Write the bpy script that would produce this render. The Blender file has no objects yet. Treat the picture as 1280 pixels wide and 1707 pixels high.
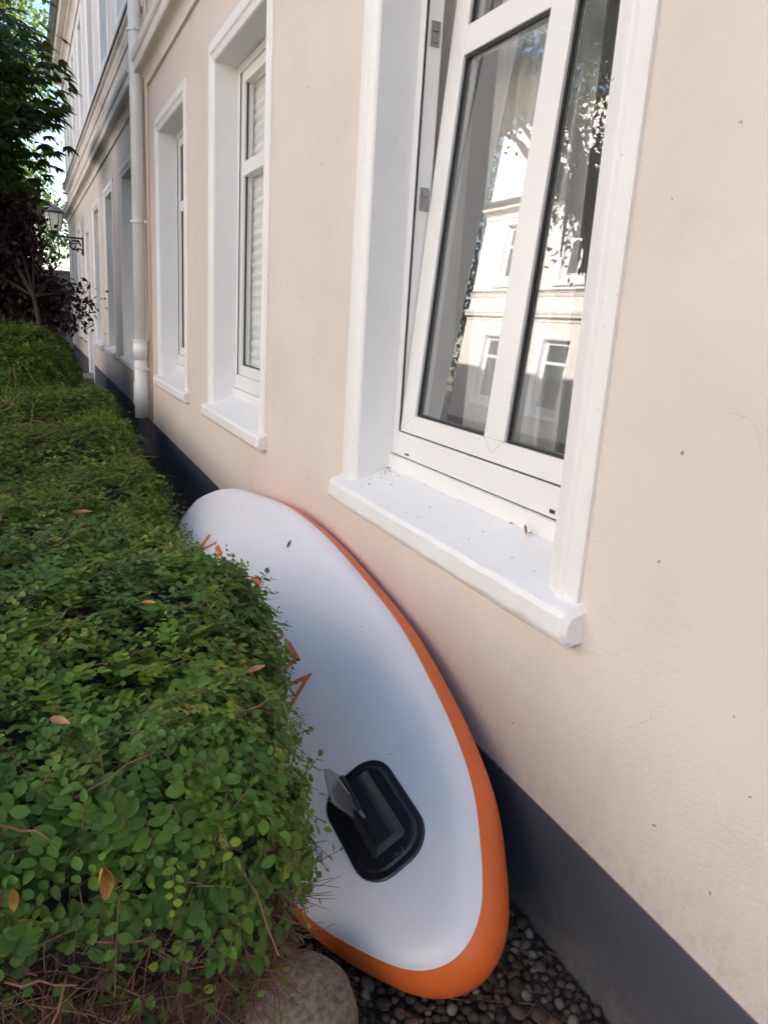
import bpy, bmesh, math, random
import numpy as np
from mathutils import Vector, Matrix, noise as mnoise

rng = np.random.default_rng(7)
random.seed(7)
scene = bpy.context.scene
col = scene.collection

# ------------------------------------------------------------------ camera
cam_d = bpy.data.cameras.new("camera")
cam = bpy.data.objects.new("camera", cam_d)
col.objects.link(cam)
cam_d.sensor_fit = 'HORIZONTAL'
cam_d.sensor_width = 36.0
cam_d.lens = 36.0 * 1230.0 / 1280.0
cam_d.clip_start = 0.02
cam_d.clip_end = 600
cr = Vector((0.90309, -0.42507, 0.06113)); cu = Vector((0.05224, 0.25002, 0.96683)); cb = Vector((-0.42626, -0.86995, 0.24800))
m = Matrix((cr, cu, cb)).transposed().to_4x4()
m.translation = Vector((-1.22, 0.0, 1.55))
cam.matrix_world = m
scene.camera = cam

# ------------------------------------------------------------------ sky, sun, exposure
SUN_EL, SUN_AZ = 24.0, -20.0           # azimuth measured from +x towards +y
sd = Vector((math.cos(math.radians(SUN_EL)) * math.cos(math.radians(SUN_AZ)),
             math.cos(math.radians(SUN_EL)) * math.sin(math.radians(SUN_AZ)),
             math.sin(math.radians(SUN_EL))))
world = bpy.data.worlds.new("World"); scene.world = world; world.use_nodes = True
wn = world.node_tree; bg = wn.nodes['Background']
sky = wn.nodes.new('ShaderNodeTexSky'); sky.sky_type = 'NISHITA'; sky.sun_disc = False
sky.sun_elevation = math.radians(SUN_EL)
sky.sun_rotation = math.radians(90.0 - SUN_AZ)
sky.air_density = 1.0; sky.dust_density = 1.5; sky.ozone_density = 1.0
wn.links.new(sky.outputs['Color'], bg.inputs['Color'])
bg.inputs['Strength'].default_value = 0.15
sun_d = bpy.data.lights.new("sun", 'SUN'); sun_d.energy = 5.0; sun_d.angle = math.radians(0.5); sun_d.color = (1.0, 0.95, 0.89)
sun = bpy.data.objects.new("sun", sun_d); col.objects.link(sun)
sun.rotation_euler = sd.to_track_quat('Z', 'Y').to_euler(); sun.location = (6, -4, 12)
vs = scene.view_settings
vs.view_transform = 'Standard'; vs.look = 'None'; vs.gamma = 1.0; vs.exposure = 1.50; vs.use_curve_mapping = False
scene.render.engine = 'CYCLES'
scene.cycles.use_denoising = True
scene.cycles.max_bounces = 10; scene.cycles.diffuse_bounces = 6; scene.cycles.transparent_max_bounces = 16
scene.cycles.sample_clamp_indirect = 6.0
scene.cycles.caustics_reflective = False; scene.cycles.caustics_refractive = False

# ------------------------------------------------------------------ materials
def mat(name):
    mt = bpy.data.materials.new(name); mt.use_nodes = True
    nt = mt.node_tree
    return mt, nt, nt.nodes['Principled BSDF'], nt.nodes['Material Output']

def nd(nt, kind, **kw):
    n = nt.nodes.new(kind)
    for k, v in kw.items():
        if k.startswith('i_'):
            key = k[2:].replace('_', ' ')
            for s in n.inputs:
                if s.name == key:
                    s.default_value = v; break
        else: setattr(n, k, v)
    return n

def rgb(c): return (c[0], c[1], c[2], 1.0)

def ramp(nt, fac, stops):
    r = nt.nodes.new('ShaderNodeValToRGB')
    e = r.color_ramp.elements
    while len(e) < len(stops): e.new(0.5)
    for k, (p, c) in enumerate(stops):
        e[k].position = p; e[k].color = rgb(c) if not isinstance(c, (int, float)) else (c, c, c, 1)
    nt.links.new(fac, r.inputs['Fac'])
    return r.outputs['Color']

def mixc(nt, fac, a, b, mode='MIX'):
    n = nt.nodes.new('ShaderNodeMix'); n.data_type = 'RGBA'; n.blend_type = mode
    ins = [s for s in n.inputs if s.type == 'RGBA']; out = [s for s in n.outputs if s.type == 'RGBA'][0]
    f = [s for s in n.inputs if s.type == 'VALUE'][0]
    for sock, v in ((f, fac), (ins[0], a), (ins[1], b)):
        if hasattr(v, 'is_output'): nt.links.new(v, sock)
        elif isinstance(v, (int, float)): sock.default_value = v if sock.type == 'VALUE' else (v, v, v, 1)
        else: sock.default_value = rgb(v)
    return out

def math_n(nt, op, a, b=None, clamp=False):
    n = nt.nodes.new('ShaderNodeMath'); n.operation = op; n.use_clamp = clamp
    for k, v in enumerate((a, b)):
        if v is None: continue
        if hasattr(v, 'is_output'): nt.links.new(v, n.inputs[k])
        else: n.inputs[k].default_value = v
    return n.outputs[0]

def coord(nt, scale=(1, 1, 1), kind='Object', loc=(0, 0, 0)):
    if kind == 'World':
        g = nt.nodes.new('ShaderNodeNewGeometry'); src = g.outputs['Position']
    else:
        g = nt.nodes.new('ShaderNodeTexCoord'); src = g.outputs[kind]
    mp = nt.nodes.new('ShaderNodeMapping'); mp.inputs['Scale'].default_value = scale; mp.inputs['Location'].default_value = loc
    nt.links.new(src, mp.inputs['Vector'])
    return mp.outputs['Vector']

def tex_noise(nt, vec, scale, detail=4, rough=0.55):
    n = nd(nt, 'ShaderNodeTexNoise'); n.inputs['Scale'].default_value = scale; n.inputs['Detail'].default_value = detail
    n.inputs['Roughness'].default_value = rough
    nt.links.new(vec, n.inputs['Vector']); return n.outputs['Fac']

def bump(nt, bsdf, h, strength, dist, prev=None):
    b = nt.nodes.new('ShaderNodeBump'); b.inputs['Strength'].default_value = strength; b.inputs['Distance'].default_value = dist
    nt.links.new(h, b.inputs['Height'])
    if prev is not None: nt.links.new(prev, b.inputs['Normal'])
    nt.links.new(b.outputs['Normal'], bsdf.inputs['Normal']); return b.outputs['Normal']

def specks(nt, vec, scale, size, keep):
    """small chips: one in a few Voronoi cells carries a dot"""
    v = nd(nt, 'ShaderNodeTexVoronoi'); v.inputs['Scale'].default_value = scale; nt.links.new(vec, v.inputs['Vector'])
    dot = math_n(nt, 'LESS_THAN', v.outputs['Distance'], size)
    sep = nd(nt, 'ShaderNodeSeparateColor'); nt.links.new(v.outputs['Color'], sep.inputs[0])
    k = math_n(nt, 'LESS_THAN', sep.outputs[0], keep)
    return math_n(nt, 'MULTIPLY', dot, k)

def painted(name, base, rough, var=0.05, bumps=((9, 0.15, 0.004), (160, 0.12, 0.0015)), speck=True, stain=False, speckcol=(0.12, 0.10, 0.09), patch=False, grime=False, splash=False, chips=False):
    mt, nt, b, out = mat(name)
    w = coord(nt, kind='World')
    n1 = tex_noise(nt, w, 1.7, 5)
    n2 = tex_noise(nt, w, 14.0, 4)
    dark = tuple(c * (1 - 2 * var) for c in base); light = tuple(min(0.9, c * (1 + var)) for c in base)
    c = ramp(nt, n1, [(0.3, dark), (0.7, light)])
    c = mixc(nt, math_n(nt, 'MULTIPLY', n2, 0.10), c, tuple(x * 0.8 for x in base))
    if speck:
        wd = tex_noise(nt, w, 60, 2)
        vm = nd(nt, 'ShaderNodeVectorMath'); vm.operation = 'MULTIPLY_ADD'
        cmb = nd(nt, 'ShaderNodeCombineXYZ'); nt.links.new(wd, cmb.inputs[0]); nt.links.new(wd, cmb.inputs[1]); nt.links.new(n2, cmb.inputs[2])
        nt.links.new(cmb.outputs[0], vm.inputs[0]); vm.inputs[1].default_value = (0.03, 0.03, 0.03); nt.links.new(w, vm.inputs[2])
        s1 = specks(nt, vm.outputs[0], 9.0, 0.040, 0.30)
        s2 = specks(nt, vm.outputs[0], 26.0, 0.075, 0.16)
        c = mixc(nt, math_n(nt, 'MULTIPLY', s1, 0.7), c, speckcol)
        c = mixc(nt, math_n(nt, 'MULTIPLY', s2, 0.45), c, tuple(x * 0.45 for x in base))
    if stain:
        # algae and soot run-off below a leaking joint of the cornice
        sx = nd(nt, 'ShaderNodeSeparateXYZ'); nt.links.new(w, sx.inputs[0])
        nz = math_n(nt, 'MULTIPLY', math_n(nt, 'SUBTRACT', tex_noise(nt, w, 1.2, 3), 0.5), 1.4)
        dy = math_n(nt, 'ABSOLUTE', math_n(nt, 'SUBTRACT', math_n(nt, 'ADD', sx.outputs[1], nz), 12.9))
        fy = math_n(nt, 'SUBTRACT', 1.0, math_n(nt, 'DIVIDE', dy, 1.25), True)
        dz = math_n(nt, 'ABSOLUTE', math_n(nt, 'SUBTRACT', sx.outputs[2], 3.8))
        fz = math_n(nt, 'SUBTRACT', 1.0, math_n(nt, 'DIVIDE', dz, 0.85), True)
        f = math_n(nt, 'MULTIPLY', math_n(nt, 'MULTIPLY', fy, fz), 1.6, True)
        c = mixc(nt, math_n(nt, 'MULTIPLY', f, 0.85), c, (0.14, 0.15, 0.13))
    if grime:
        gx = nd(nt, 'ShaderNodeSeparateXYZ'); nt.links.new(w, gx.inputs[0])
        # rain streaks below the sills, splash dirt above the plinth
        low = math_n(nt, 'MULTIPLY', math_n(nt, 'SUBTRACT', 0.80, gx.outputs[2], True), 2.0, True)
        st = ramp(nt, tex_noise(nt, coord(nt, (1, 9, 0.7), 'World'), 2.2, 5, 0.6), [(0.50, 0.0), (0.72, 1.0)])
        c = mixc(nt, math_n(nt, 'MULTIPLY', math_n(nt, 'MULTIPLY', st, low), 0.20), c, (0.40, 0.33, 0.28))
        spl = math_n(nt, 'SUBTRACT', 1.0, math_n(nt, 'MULTIPLY', math_n(nt, 'SUBTRACT', gx.outputs[2], 0.27), 4.5), True)
        sn = ramp(nt, tex_noise(nt, w, 26, 6, 0.7), [(0.46, 0.0), (0.70, 1.0)])
        c = mixc(nt, math_n(nt, 'MULTIPLY', math_n(nt, 'MULTIPLY', spl, sn), 0.32), c, (0.33, 0.28, 0.23))
        sm = ramp(nt, tex_noise(nt, coord(nt, (1, 1, 2), 'World'), 3.1, 6, 0.65), [(0.56, 0.0), (0.75, 1.0)])
        c = mixc(nt, math_n(nt, 'MULTIPLY', sm, 0.16), c, (0.46, 0.41, 0.37))
        # hairline cracks
        dn = nd(nt, 'ShaderNodeTexNoise'); dn.inputs['Scale'].default_value = 3.0; dn.inputs['Detail'].default_value = 6; nt.links.new(w, dn.inputs['Vector'])
        va = nd(nt, 'ShaderNodeVectorMath'); va.operation = 'MULTIPLY_ADD'; nt.links.new(dn.outputs['Color'], va.inputs[0]); va.inputs[1].default_value = (.35, .35, .35); nt.links.new(w, va.inputs[2])
        vo = nd(nt, 'ShaderNodeTexVoronoi'); vo.feature = 'DISTANCE_TO_EDGE'; vo.inputs['Scale'].default_value = 1.3; nt.links.new(va.outputs[0], vo.inputs['Vector'])
        ck = math_n(nt, 'LESS_THAN', vo.outputs['Distance'], 0.0014)
        cm = ramp(nt, tex_noise(nt, w, 2.0, 3), [(0.56, 0.0), (0.64, 1.0)])
        c = mixc(nt, math_n(nt, 'MULTIPLY', math_n(nt, 'MULTIPLY', ck, cm), 0.32), c, (0.33, 0.28, 0.25))
    if splash:
        gx = nd(nt, 'ShaderNodeSeparateXYZ'); nt.links.new(w, gx.inputs[0])
        lo_ = math_n(nt, 'SUBTRACT', 1.0, math_n(nt, 'MULTIPLY', math_n(nt, 'ADD', gx.outputs[2], 0.085), 5.0), True)
        sn = ramp(nt, tex_noise(nt, w, 18, 6, 0.7), [(0.40, 0.0), (0.66, 1.0)])
        c = mixc(nt, math_n(nt, 'MULTIPLY', math_n(nt, 'MULTIPLY', lo_, sn), 0.75), c, (0.17, 0.14, 0.115))
        sc_ = ramp(nt, tex_noise(nt, coord(nt, (1, 2, 14), 'World'), 7, 4, 0.6), [(0.66, 0.0), (0.72, 1.0)])
        c = mixc(nt, math_n(nt, 'MULTIPLY', sc_, 0.22), c, (0.26, 0.25, 0.25))
    if chips:
        ch = ramp(nt, tex_noise(nt, w, 38, 6, 0.7), [(0.665, 0.0), (0.69, 1.0)])
        c = mixc(nt, math_n(nt, 'MULTIPLY', ch, 0.35), c, (0.45, 0.40, 0.36))
        gr = ramp(nt, tex_noise(nt, coord(nt, (1, 1, .5), 'World'), 6.5, 6, 0.7), [(0.55, 0.0), (0.76, 1.0)])
        c = mixc(nt, math_n(nt, 'MULTIPLY', gr, 0.22), c, (0.52, 0.48, 0.44))
    nt.links.new(c, b.inputs['Base Color'])
    b.inputs['Roughness'].default_value = rough
    prev = None
    for sc, st, di in bumps:
        prev = bump(nt, b, tex_noise(nt, w, sc, 5), st, di, prev)
    if patch:
        # coarser trowelled patches
        pm = ramp(nt, tex_noise(nt, w, 1.1, 2), [(0.48, 0.0), (0.62, 1.0)])
        h = math_n(nt, 'MULTIPLY', tex_noise(nt, coord(nt, (1, 1, 1.8), 'World'), 55, 6, 0.65), pm)
        prev = bump(nt, b, h, 0.6, 0.004, prev)
    return mt

M = {}
M['wall'] = painted('wall_render', (0.70, 0.617, 0.560), 0.75, 0.035, ((3.5, 0.3, 0.01), (36, 0.22, 0.003), (220, 0.35, 0.0014)), stain=True, patch=True, grime=True)
M['twinwall'] = painted('brightened_wall_render', (0.82, 0.76, 0.70), 0.75, 0.02, ((3.5, 0.1, 0.01),), speck=False)  # sunlight partly put into the colour: lightened to brighten the mirrored facade
M['white'] = painted('white_masonry_paint', (0.80, 0.79, 0.785), 0.5, 0.02, ((18, 0.3, 0.006), (120, 0.45, 0.003)), speckcol=(0.2, 0.16, 0.12), chips=True)
M['plinth'] = painted('plinth_paint', (0.082, 0.083, 0.102), 0.6, 0.12, ((6, 0.3, 0.008), (200, 0.3, 0.0015)), speckcol=(0.3, 0.3, 0.3), splash=True)
M['cornice'] = painted('cornice_paint', (0.75, 0.69, 0.635), 0.7, 0.05, ((14, 0.4, 0.01), (90, 0.4, 0.003)), stain=True)
M['pvc'] = painted('white_frame_plastic', (0.80, 0.795, 0.79), 0.30, 0.01, ((30, 0.02, 0.001),), speck=False)
M['pipe'] = painted('downpipe_paint', (0.84, 0.83, 0.82), 0.4, 0.03, ((20, 0.1, 0.002),))
M['conduit'] = painted('conduit_paint', (0.70, 0.57, 0.48), 0.6, 0.03, ((20, 0.1, 0.002),))
M['interior'] = painted('interior_plaster', (0.66, 0.54, 0.44), 0.8, 0.03, ((20, 0.1, 0.002),), speck=False)
M['roomfloor'] = painted('interior_floor', (0.16, 0.11, 0.075), 0.5, 0.05, ((20, 0.1, 0.002),), speck=False)
M['zinc'] = painted('zinc_flashing', (0.20, 0.21, 0.22), 0.45, 0.1, ((20, 0.1, 0.002),), speck=False)
M['door'] = painted('door_paint', (0.55, 0.52, 0.48), 0.4, 0.03, ((20, 0.1, 0.002),), speck=False)
M['rooftile'] = painted('roof_felt', (0.07, 0.065, 0.065), 0.8, 0.1, ((20, 0.3, 0.004),), speck=False)

def simple(name, base, rough=0.5, metal=0.0, spec=0.5, bumps=(), var=0.0, nscale=8):
    mt, nt, b, out = mat(name)
    b.inputs['Roughness'].default_value = rough; b.inputs['Metallic'].default_value = metal
    b.inputs['Specular IOR Level'].default_value = spec
    vec = coord(nt, kind='Object')
    n = tex_noise(nt, vec, nscale, 5)
    c = ramp(nt, n, [(0.3, tuple(x * (1 - var) for x in base)), (0.7, tuple(min(.95, x * (1 + var)) for x in base))])
    nt.links.new(c, b.inputs['Base Color'])
    prev = None
    for sc, st, di in bumps: prev = bump(nt, b, tex_noise(nt, vec, sc, 5), st, di, prev)
    return mt

M['gasket'] = simple('rubber_gasket', (0.02, 0.02, 0.021), 0.6)
M['steel'] = simple('dull_steel', (0.30, 0.29, 0.28), 0.4, 0.8, var=0.2, nscale=40)
M['iron'] = simple('black_wrought_iron', (0.018, 0.018, 0.02), 0.45, 0.3)
M['brass'] = simple('letterbox_metal', (0.45, 0.40, 0.34), 0.4, 0.5)
M['lampglass'] = simple('milky_lamp_glass', (0.62, 0.64, 0.55), 0.25)
M['curtain'] = simple('sheer_curtain_cloth', (0.80, 0.79, 0.78), 0.9)
M['drape'] = simple('green_curtain_cloth', (0.48, 0.54, 0.47), 0.9)
M['blind'] = simple('pleated_blind_cloth', (0.82, 0.83, 0.80), 0.8)
M['stone'] = simple('granite', (0.165, 0.135, 0.104), 0.8, bumps=((6, .5, .02), (80, 0.7, 0.006)), var=0.55, nscale=70)
M['slab'] = simple('concrete_slab', (0.20, 0.19, 0.18), 0.85, bumps=((60, 0.5, 0.004),), var=0.2, nscale=12)
M['sandstone'] = simple('sandstone_rock', (0.42, 0.31, 0.20), 0.85, bumps=((20, 0.7, 0.01),), var=0.2)
M['bark'] = simple('bark', (0.048, 0.036, 0.029), 0.9, bumps=((30, 0.8, 0.01),), var=0.4, nscale=20)
M['twig'] = simple('twig', (0.17, 0.085, 0.050), 0.8, var=0.45, nscale=9)
M['drytwig'] = simple('dry_twig', (0.115, 0.062, 0.040), 0.85, var=0.5, nscale=9)
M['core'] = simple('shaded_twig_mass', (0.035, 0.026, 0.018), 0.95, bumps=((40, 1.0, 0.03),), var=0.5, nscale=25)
M['soil'] = simple('soil', (0.055, 0.042, 0.032), 0.95, bumps=((12, 0.8, 0.03), (80, 0.8, 0.01)), var=0.4, nscale=15)
M['gravelbase'] = simple('dark_grit', (0.045, 0.040, 0.037), 0.95, bumps=((60, 1.0, 0.02),), var=0.5, nscale=60)
M['deadleaf'] = simple('dry_brown_leaf', (0.31, 0.155, 0.07), 0.6, var=0.4, nscale=30, bumps=((50, .4, .003),))
M['yellowleaf'] = simple('yellow_leaf', (0.40, 0.22, 0.045), 0.6, var=0.5, nscale=25, bumps=((40, .4, .003),))
M['darkleaf'] = simple('dark_dry_leaf', (0.07, 0.045, 0.03), 0.7, var=0.3, nscale=30)

# board
def board_white():
    mt, nt, b, out = mat('white_board_skin')
    vec = coord(nt, kind='Object')
    n = tex_noise(nt, vec, 5, 5)
    c = ramp(nt, n, [(0.25, (0.755, 0.735, 0.765)), (0.75, (0.79, 0.77, 0.80))])
    s1 = specks(nt, vec, 13.0, 0.036, 0.34)
    c = mixc(nt, math_n(nt, 'MULTIPLY', s1, 0.8), c, (0.10, 0.09, 0.09))
    scr = ramp(nt, tex_noise(nt, coord(nt, (3, 60, 60)), 3, 3), [(0.70, 0.0), (0.74, 1.0)])
    c = mixc(nt, math_n(nt, 'MULTIPLY', scr, 0.12), c, (0.45, 0.45, 0.48))
    nt.links.new(c, b.inputs['Base Color'])
    b.inputs['Roughness'].default_value = 0.25
    b.inputs['Specular IOR Level'].default_value = 0.36
    wv = nd(nt, 'ShaderNodeTexWave'); wv.wave_type = 'BANDS'; wv.bands_direction = 'X'; wv.inputs['Scale'].default_value = 60
    wv2 = nd(nt, 'ShaderNodeTexWave'); wv2.wave_type = 'BANDS'; wv2.bands_direction = 'Y'; wv2.inputs['Scale'].default_value = 60
    nt.links.new(vec, wv.inputs['Vector']); nt.links.new(vec, wv2.inputs['Vector'])
    h = math_n(nt, 'ADD', wv.outputs['Fac'], wv2.outputs['Fac'])
    p = bump(nt, b, h, 0.22, 0.0008)
    bump(nt, b, tex_noise(nt, vec, 3.0, 3), 0.15, 0.01, p)
    return mt
M['board'] = board_white()
M['orange'] = simple('orange_rail_skin', (0.74, 0.145, 0.032), 0.38, var=0.06, nscale=6, bumps=((40, .05, .001),))
M['print'] = simple('orange_print', (0.62, 0.15, 0.045), 0.45)
M['deck'] = simple('grey_deck_pad', (0.25, 0.26, 0.28), 0.85)
M['black'] = simple('black_rubber', (0.013, 0.013, 0.018), 0.33, var=0.2, nscale=20, bumps=((60, .08, .001),))
M['boxblack'] = simple('black_fin_box_plastic', (0.022, 0.022, 0.026), 0.28, bumps=((60, .06, .001),))
M['fin'] = simple('smoky_grey_fin_plastic', (0.085, 0.088, 0.095), 0.26, var=0.15, nscale=14)
M['scuff'] = simple('pale_scuff', (0.45, 0.45, 0.45), 0.7)

def glass(name, ior=1.6, tint=(0.86, 0.9, 0.88), haze_film=0.03):
    mt = bpy.data.materials.new(name); mt.use_nodes = True; nt = mt.node_tree
    nt.nodes.remove(nt.nodes['Principled BSDF']); out = nt.nodes['Material Output']
    t = nd(nt, 'ShaderNodeBsdfTransparent'); t.inputs['Color'].default_value = rgb(tint)
    g = nd(nt, 'ShaderNodeBsdfGlossy'); g.inputs['Roughness'].default_value = 0.004; g.inputs['Color'].default_value = (1, 1, 1, 1)
    f = nd(nt, 'ShaderNodeFresnel'); f.inputs['IOR'].default_value = ior
    w = coord(nt, kind='World')
    bp = nt.nodes.new('ShaderNodeBump'); bp.inputs['Strength'].default_value = 0.02; bp.inputs['Distance'].default_value = 0.01
    nt.links.new(tex_noise(nt, w, 2.2, 1), bp.inputs['Height']); nt.links.new(bp.outputs['Normal'], g.inputs['Normal'])
    mx = nd(nt, 'ShaderNodeMixShader'); ge = nd(nt, 'ShaderNodeNewGeometry')
    nt.links.new(math_n(nt, 'MULTIPLY', f.outputs[0], math_n(nt, 'SUBTRACT', 1.0, ge.outputs['Backfacing'])), mx.inputs[0]); nt.links.new(t.outputs[0], mx.inputs[1]); nt.links.new(g.outputs[0], mx.inputs[2])
    # diffuse film standing in for reflected sky haze on slightly dusty glass
    df = nd(nt, 'ShaderNodeBsdfDiffuse'); df.inputs['Color'].default_value = (0.8, 0.8, 0.78, 1)
    dn = ramp(nt, tex_noise(nt, coord(nt, (1, 3, 1), 'World'), 5, 5, .6), [(0.2, haze_film * .6), (0.8, haze_film * 1.4)])
    m2 = nd(nt, 'ShaderNodeMixShader'); nt.links.new(dn, m2.inputs[0]); nt.links.new(mx.outputs[0], m2.inputs[1]); nt.links.new(df.outputs[0], m2.inputs[2])
    nt.links.new(m2.outputs[0], out.inputs['Surface'])
    return mt
M['glass'] = glass('coated_window_glass', 2.9, (0.97, 0.975, 0.97), 0.038)
M['plainglass'] = glass('plain_window_glass', 1.6, (0.97, 0.975, 0.97), 0.02)
M['farglass'] = simple('dark_window_glass', (0.03, 0.035, 0.04), 0.05, spec=0.8)

def foliage_mat(name, stops, rough=0.45, trans=0.28, tcol=(0.30, 0.42, 0.06), spec=0.4):
    mt, nt, b, out = mat(name)
    a = nd(nt, 'ShaderNodeAttribute'); a.attribute_name = 'tone'
    c = ramp(nt, a.outputs['Fac'], stops)
    nt.links.new(c, b.inputs['Base Color']); b.inputs['Roughness'].default_value = rough
    b.inputs['Specular IOR Level'].default_value = spec
    tr = nd(nt, 'ShaderNodeBsdfTranslucent')
    nt.links.new(mixc(nt, 0.5, c, tcol), tr.inputs['Color'])
    mx = nd(nt, 'ShaderNodeMixShader'); mx.inputs[0].default_value = trans
    nt.links.new(b.outputs[0], mx.inputs[1]); nt.links.new(tr.outputs[0], mx.inputs[2])
    nt.links.new(mx.outputs[0], out.inputs['Surface'])
    return mt
GREEN = [(0.0, (0.042, 0.088, 0.022)), (0.45, (0.085, 0.165, 0.028)), (0.80, (0.150, 0.250, 0.032)), (0.93, (0.24, 0.30, 0.040)), (1.0, (0.26, 0.135, 0.05))]
M['leaf'] = foliage_mat('hedge_leaf', GREEN, 0.5, 0.30, spec=0.25)
M['midleaf'] = foliage_mat('low_hedge_leaf', [(0.0, (0.042, 0.080, 0.018)), (0.5, (0.100, 0.165, 0.026)), (0.88, (0.19, 0.26, 0.04)), (1.0, (0.22, 0.15, 0.05))], 0.55, spec=0.2)
M['treeleaf'] = foliage_mat('dark_tree_leaf', [(0.0, (0.020, 0.046, 0.020)), (0.6, (0.036, 0.080, 0.026)), (1.0, (0.066, 0.120, 0.032))], 0.5, 0.25)
M['sunleaf'] = foliage_mat('light_tree_leaf', [(0.0, (0.05, 0.10, 0.02)), (0.6, (0.09, 0.15, 0.025)), (1.0, (0.20, 0.20, 0.04))], 0.5, 0.4)
M['redleaf'] = foliage_mat('purple_leaf', [(0.0, (0.026, 0.012, 0.015)), (0.6, (0.052, 0.021, 0.024)), (1.0, (0.095, 0.036, 0.034))], 0.45, 0.2, (0.25, 0.04, 0.05))
def pebble_mat():
    mt, nt, b, out = mat('pebble')
    oi = nd(nt, 'ShaderNodeObjectInfo')
    a = nd(nt, 'ShaderNodeAttribute'); a.attribute_name = 'tone'
    f = math_n(nt, 'FRACT', math_n(nt, 'ADD', oi.outputs['Random'], a.outputs['Fac']))
    c = ramp(nt, f, [(0.0, (0.060, 0.043, 0.031)), (0.4, (0.10, 0.070, 0.050)), (0.62, (0.15, 0.110, 0.082)), (0.78, (0.16, 0.075, 0.048)), (0.90, (0.23, 0.195, 0.16)), (1.0, (0.40, 0.35, 0.29))])
    vec = coord(nt)
    c = mixc(nt, math_n(nt, 'MULTIPLY', tex_noise(nt, vec, 1.6, 5), 0.6), c, (0.05, 0.039, 0.030))
    nt.links.new(c, b.inputs['Base Color']); b.inputs['Roughness'].default_value = 0.85; b.inputs['Specular IOR Level'].default_value = 0.3
    bump(nt, b, tex_noise(nt, vec, 6, 5), 0.4, 0.15)
    return mt
M['pebble'] = pebble_mat()

# ------------------------------------------------------------------ mesh helpers
def link_mesh(name, me, m_, parent=None, smooth=False):
    me.name = name
    if m_ is not None and len(me.materials) == 0: me.materials.append(m_ if not isinstance(m_, str) else M[m_])
    if smooth:
        me.polygons.foreach_set('use_smooth', [True] * len(me.polygons))
    o = bpy.data.objects.new(name, me); col.objects.link(o)
    if parent is not None: o.parent = parent
    return o

def obj(name, verts, faces, m_, parent=None, smooth=False):
    me = bpy.data.meshes.new(name); me.from_pydata([tuple(map(float, v)) for v in verts], [], faces); me.update()
    return link_mesh(name, me, m_, parent, smooth)

def tag(o, label, cat, group=None):
    o['label'] = label; o['category'] = cat
    if group: o['group'] = group
    return o

def structure(o): o['kind'] = 'structure'; return o
def stuff(o): o['kind'] = 'stuff'; return o

def empty(name, loc=(0, 0, 0), rz=0.0):
    o = bpy.data.objects.new(name, None); col.objects.link(o); o.location = loc; o.rotation_euler = (0, 0, rz); o.empty_display_size = 0.1
    return o

class MB:
    def __init__(s): s.v = []; s.f = []
    def box(s, x0, x1, y0, y1, z0, z1):
        b = len(s.v)
        s.v += [(x0, y0, z0), (x1, y0, z0), (x1, y1, z0), (x0, y1, z0), (x0, y0, z1), (x1, y0, z1), (x1, y1, z1), (x0, y1, z1)]
        s.f += [tuple(b + i for i in q) for q in ((0, 3, 2, 1), (4, 5, 6, 7), (0, 1, 5, 4), (1, 2, 6, 5), (2, 3, 7, 6), (3, 0, 4, 7))]
    def quad(s, a, b_, c, d):
        b = len(s.v); s.v += [a, b_, c, d]; s.f.append((b, b + 1, b + 2, b + 3))
    def extrude(s, prof, y0, y1, caps=True, n=1):
        """profile of (x,z) points swept along y"""
        k = len(prof); b = len(s.v)
        for i in range(n + 1):
            y = y0 + (y1 - y0) * i / n
            s.v += [(x, y, z) for x, z in prof]
        for i in range(n):
            for j in range(k - 1):
                a = b + i * k + j
                s.f.append((a, a + 1, a + k + 1, a + k))
        if caps:
            s.f.append(tuple(b + j for j in range(k))); s.f.append(tuple(b + n * k + j for j in reversed(range(k))))
    def tube(s, pts, rad, n=10, caps=True):
        b0 = len(s.v); k = len(pts); up = Vector((0, 0, 1))
        pts = [Vector(p) for p in pts]
        if not hasattr(rad, '__len__'): rad = [rad] * k
        for i, p in enumerate(pts):
            t = (pts[min(i + 1, k - 1)] - pts[max(i - 1, 0)]).normalized()
            a = t.cross(up)
            if a.length < 1e-3: a = t.cross(Vector((1, 0, 0)))
            a.normalize(); c = t.cross(a)
            for j in range(n):
                th = 2 * math.pi * j / n
                s.v.append(tuple(p + (a * math.cos(th) + c * math.sin(th)) * rad[i]))
        for i in range(k - 1):
            for j in range(n):
                s.f.append((b0 + i * n + j, b0 + i * n + (j + 1) % n, b0 + (i + 1) * n + (j + 1) % n, b0 + (i + 1) * n + j))
        if caps:
            s.f.append(tuple(b0 + j for j in reversed(range(n)))); s.f.append(tuple(b0 + (k - 1) * n + j for j in range(n)))
    def build(s, name, m_, parent=None, smooth=False, bevel=0.0, seg=2):
        o = obj(name, s.v, s.f, m_, parent, smooth)
        if bevel:
            md = o.modifiers.new('bevel', 'BEVEL'); md.width = bevel; md.segments = seg; md.limit_method = 'ANGLE'; md.angle_limit = math.radians(40)
            md.harden_normals = False
        return o

def fix_normals(o):
    bm = bmesh.new(); bm.from_mesh(o.data); bmesh.ops.recalc_face_normals(bm, faces=bm.faces); bm.to_mesh(o.data); bm.free(); return o

def roughen(o, amount, scale, cuts=0):
    bm = bmesh.new(); bm.from_mesh(o.data)
    if cuts: bmesh.ops.subdivide_edges(bm, edges=bm.edges, cuts=cuts, use_grid_fill=True)
    for v in bm.verts:
        n = mnoise.noise_vector(v.co * scale + Vector((3.1, 7.7, 1.3)))
        v.co += n * amount
    bm.to_mesh(o.data); bm.free(); return o

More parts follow.
